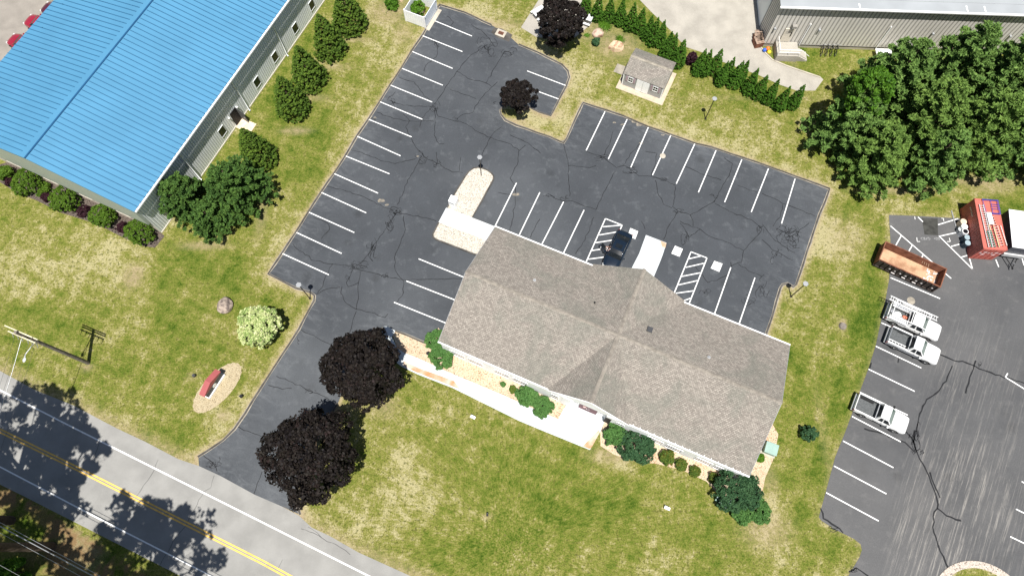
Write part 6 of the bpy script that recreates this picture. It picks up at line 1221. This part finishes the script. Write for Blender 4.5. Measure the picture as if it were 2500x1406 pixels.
# row of arborvitae, copied from three grown plants
protos = [thing('arborvitae', 'x', 'shrub') for _ in range(0)]
ap = [(1436,-28),(1466,-16),(1495,-8),(1524,-3),(1551,7),(1573,19),(1594,38),(1608,44),(1624,50),(1642,78),(1653,82),(1673,97),(1724,121),(1738,122),(1764,120),(1779,150),(1794,141),(1816,150),(1829,148),(1852,168),(1875,184),(1903,194),(1930,212),(1966,207)]
ordn = ['first','second','third','fourth','fifth','sixth','seventh','eighth','ninth','tenth','eleventh','twelfth']
P_ = []
for k in range(3):
    P_.append(plant('arborvitae', 'x', 'shrub', (0,0,0), 'arbor', (lambda s: lambda q: (.70*(1-q)**.85*(.82+min(q,.12)*2.6)*s, .05+3.9*q))(1+.05*k), 430, .095, 32, .075, 70+k, (3.2,.06), 'arborvitae hedge row behind the shed', jit=.9))
for i, a in enumerate(ap):
    o = P_[i] if i < 3 else copy_tree(P_[i % 3]); sc = random.uniform(1.02,1.14); p = at(a[0], a[1], 3.9*sc); o.location = (p.x, p.y, 0); o.rotation_euler.z = random.uniform(0,6.28); o.scale = (sc*random.uniform(.92,1.06), sc*random.uniform(.92,1.06), sc)
    o['label'] = ('%s arborvitae up the row from the red barberry toward the top edge' % ordn[11-i]) if i < 12 else ('%s arborvitae down the row from the red barberry toward the pines' % ordn[i-12])
def shrub(u, v, r, h, m_, lab, seed, nm='shrub', nc=60, cr=.22, per=60, size=.13, grp=None, sx=1.0, sy=1.0, rz=0.0, cat='shrub'):
    c = at(u, v, h*.45); return plant(nm, lab, cat, (c.x,c.y,0), m_, ellip(r, .03, h, 2.4), nc, cr, per, size, seed, None, grp, sx=sx, sy=sy, rz=rz, crown='foliage', jit=.8)
shrub(1688,145,.42,1.7,'barberry','dark red barberry breaking the long arborvitae row',80,'barberry')
for k, (u, v, r, lab) in enumerate([(68,447,1.5,'clipped round green shrub at the blue building, leftmost of four'),(159,487,1.5,'clipped round green shrub at the blue building, second from the left'),(253,527,1.3,'clipped round green shrub at the blue building, third from the left'),(344,567,1.5,'clipped round green shrub nearest the corner of the blue building')]): shrub(u, v, r, 1.9, 'boxwood', lab, 90+k, 'round_shrub', 300, .14, 45, .10, 'clipped round shrubs by the blue building')
shrub(14,424,.7,1.0,'boxwood','small bright shrub at the left edge left of the round shrubs',101); shrub(111,458,.5,.8,'boxwood','small bright shrub between the first two round shrubs',102,nc=30); shrub(104,474,.32,.5,'boxwood','tiny bright shrub just below the small one between the first two round shrubs',103,nc=20)
for k, (u, v, r, lab) in enumerate([(206,517,.62,'dark purple barberry right of the second round shrub'),(298,557,.5,'dark purple barberry left of the corner round shrub'),(115,483,.45,'dark purple barberry left of the second round shrub'),(26,446,.4,'dark purple barberry beside the left edge small bright shrub')]): shrub(u, v, r, .8, 'barberry', lab, 110+k, 'barberry', 36, .16, 50, .11)
c = at(632,795,2.1); plant('flowering_shrub', 'big round shrub covered in cream blossom on the lawn by the driveway', 'shrub', (c.x,c.y,0), 'bloom', ellip(2.0, .6, 2.9, 2.3), 380, .22, 55, .15, 120, (1.6,.1), crown='foliage', jit=.8)
shrub(1974,1059,.72,1.3,'dkshrub','single small round green shrub in the grass right of the office',121,'round_shrub',50,.2,70,.11)
# shrubs round the office
for k, (u, v, r, h, m_, lab) in enumerate([(1063,832,.95,1.7,'mshrub','upright green shrub tucked under the left corner of the office roof'),(1079,873,1.15,1.5,'mshrub','spreading green shrub between the walkway and the left corner of the office'),(1286,967,.95,1.2,'mshrub','dark green shrub left of its neighbour beside the white entrance patio'),(1325,993,.95,1.1,'mshrub','bright green shrub touching the entrance patio'),(1252,951,.3,.4,'rosebush','tiny reddish shrub left of the pair by the entrance patio'),
  (1501,1062,1.0,1.5,'mshrub','green shrub right of the entrance patio beside a larger dark shrub'),(1555,1088,1.65,1.8,'dkshrub','large dark green shrub below the office, right of the entrance patio'),(1628,1116,.62,.9,'rosebush','rose bush with red flowers right of the large dark shrub'),(1663,1134,.5,.8,'rosebush','middle of three rose bushes in the gravel below the office'),(1696,1151,.45,.6,'rosebush','lowest of three rose bushes in the gravel below the office'),(1742,1167,.42,.8,'rosebush','small reddish bush at the left edge of the biggest dark shrub'),
  (1795,1195,2.05,2.6,'dkshrub','biggest dark green shrub at the lower right corner of the office'),(1846,1245,1.15,1.5,'mshrub','mid green shrub right of and below the biggest dark shrub'),(1812,1252,.9,1.2,'mshrub','mid green shrub at the bottom of the corner shrub group'),(1855,1118,.32,.4,'lily','tiny bright green plant in the orange gravel at the right end wall'),(1228,938,.16,.2,'mshrub','tiny weed in the gravel bed left of the entrance patio')]):
    shrub(u, v, r, h, m_, lab, 130+k, nc=int(50+150*r), cr=.11+.07*r, per=60, size=.11 if r > .5 else .08)
def tuft(u, v, r, h, lab, n, seed, sx=1.0, rz=0.0):
    t = thing('lily_clump', lab, 'plant', at(u, v), rz); q = np.random.default_rng(seed); Vt = []
    for _ in range(n):
        a = q.uniform(0, 6.28); b0 = np.array([q.normal(0,r*.35)*sx, q.normal(0,r*.35), 0]); d = np.array([math.cos(a), math.sin(a), 0]); l = r*q.uniform(.5,1.0); s_ = np.array([-d[1], d[0], 0])*.025
        m_ = b0+d*l*.5+np.array([0,0,h*q.uniform(.7,1)]); e_ = b0+d*l+np.array([0,0,h*.5]); Vt += [b0-s_, b0+s_, m_+s_, m_-s_, m_-s_, m_+s_, e_+s_*.3, e_-s_*.3]
    np_mesh('blades', np.array(Vt), len(Vt)//4, 4, 'lily', t)
tuft(1475,66,.55,.5,'bright green lily clump behind the pinkish boulder',260,1,1.6,R(-35)); tuft(1513,100,.5,.5,'bright green lily clump beside the big tan boulder',150,2); shrub(1454,104,.36,.6,'dkshrub','small dark round shrub just below the pinkish boulder',150,nc=24)
tuft(960,14,.7,.6,'bright green leafy clump left of the white vinyl enclosure',260,3); shrub(957,12,.75,.9,'lime','bright green bush left of the white vinyl enclosure',151,nc=40)
shrub(1022,22,.7,1.3,'lily','tall green weeds growing inside the white vinyl enclosure',152,nc=50,sx=1.5,rz=R(62))
for u, v, k in ((1433,88,0),): tuft(u, v, .35, .25, 'sparse grassy plant at the lower right of the patio tree', 80, 7)
# big pines on the right
def pine(u, v, h, r, lab, seed, m_='pine'):
    t = thing('pine_tree', lab, 'tree', at(u, v), 0, 'tall pines along the right'); conifer(t, h, r*1.08, m_, seed, int(8*h), .40, 56, .165, .62, .08); return t
for k, (u, v, h, r, lab) in enumerate([(2035,352,9.0,3.6,'leftmost pine of the big group, touching the arborvitae row'),(2100,425,8.5,3.2,'front pine above the grass strip junction, left part of the big group'),(2118,275,12.0,4.2,'tall pine in the back left of the big group, right behind the lime green tree'),(2190,365,12.0,4.2,'tall pine in the front centre of the big group'),(2235,430,8.5,3.2,'low front pine in the centre of the big group beside the grass strip'),(2240,262,13.5,4.2,'tallest pine in the back centre of the big group'),(2310,395,12.0,4.2,'pine in the front right of the big group above the container'),(2340,285,13.0,4.3,'tall pine in the back right of the big group'),(2420,375,12.0,4.2,'pine at the right of the group beside the photo edge, front row'),(2450,270,12.5,4.3,'pine at the right of the group beside the photo edge, back row'),(2520,400,10.0,3.6,'pine cut by the right edge of the photo above the trailer')]):
    pine(u, v, h, r, lab, 200+k, 'pine2' if k in (1, 3, 6, 9) else 'pine')
c = at(2098,255,6.2); plant('lime_green_tree', 'lime green broadleaf tree standing in front of the dark pines', 'tree', (c.x,c.y,0), 'lime', ellip(2.0, 1.6, 9.6, 1.8), 150, .42, 60, .2, 230, (7.5,.15), jit=.8)
# tall trees beyond the lower left corner: only their shade and one branch tip show
def tallt(x, y, zc, r, hz, lab, seed, nc=150): 
    return plant('oak_tree', lab, 'tree', (x,y,0), 'wood_tree', ellip(r, zc-hz/2, hz, 2.2), nc, r*.19, 60, .42, seed, (zc,.35), 'tall roadside trees', jit=.9, fill=.6)
tallt(-47.2,1.8,22,5.2,9,'tall roadside tree far left whose shade falls across the road at the left edge',301,110); tallt(-42.8,-.5,24,3.3,7,'tall roadside tree shading the road left of the sunny gap',302,60); tallt(-33.0,-9.4,23,5.6,9,'tall roadside tree whose shade crosses the road at the bottom edge',303,125); tallt(-46,-8.6,23,6.2,9,'tall roadside tree shading the verge in the lower left corner',304,120); tallt(-38.0,-14.6,22,5.6,8,'tall roadside tree shading the verge at the bottom edge',305,110)
shrub(30,1398,1.2,3.4,'lime','bright green branch tips poking in at the lower left corner',306,nc=40,cr=.4,size=.22)
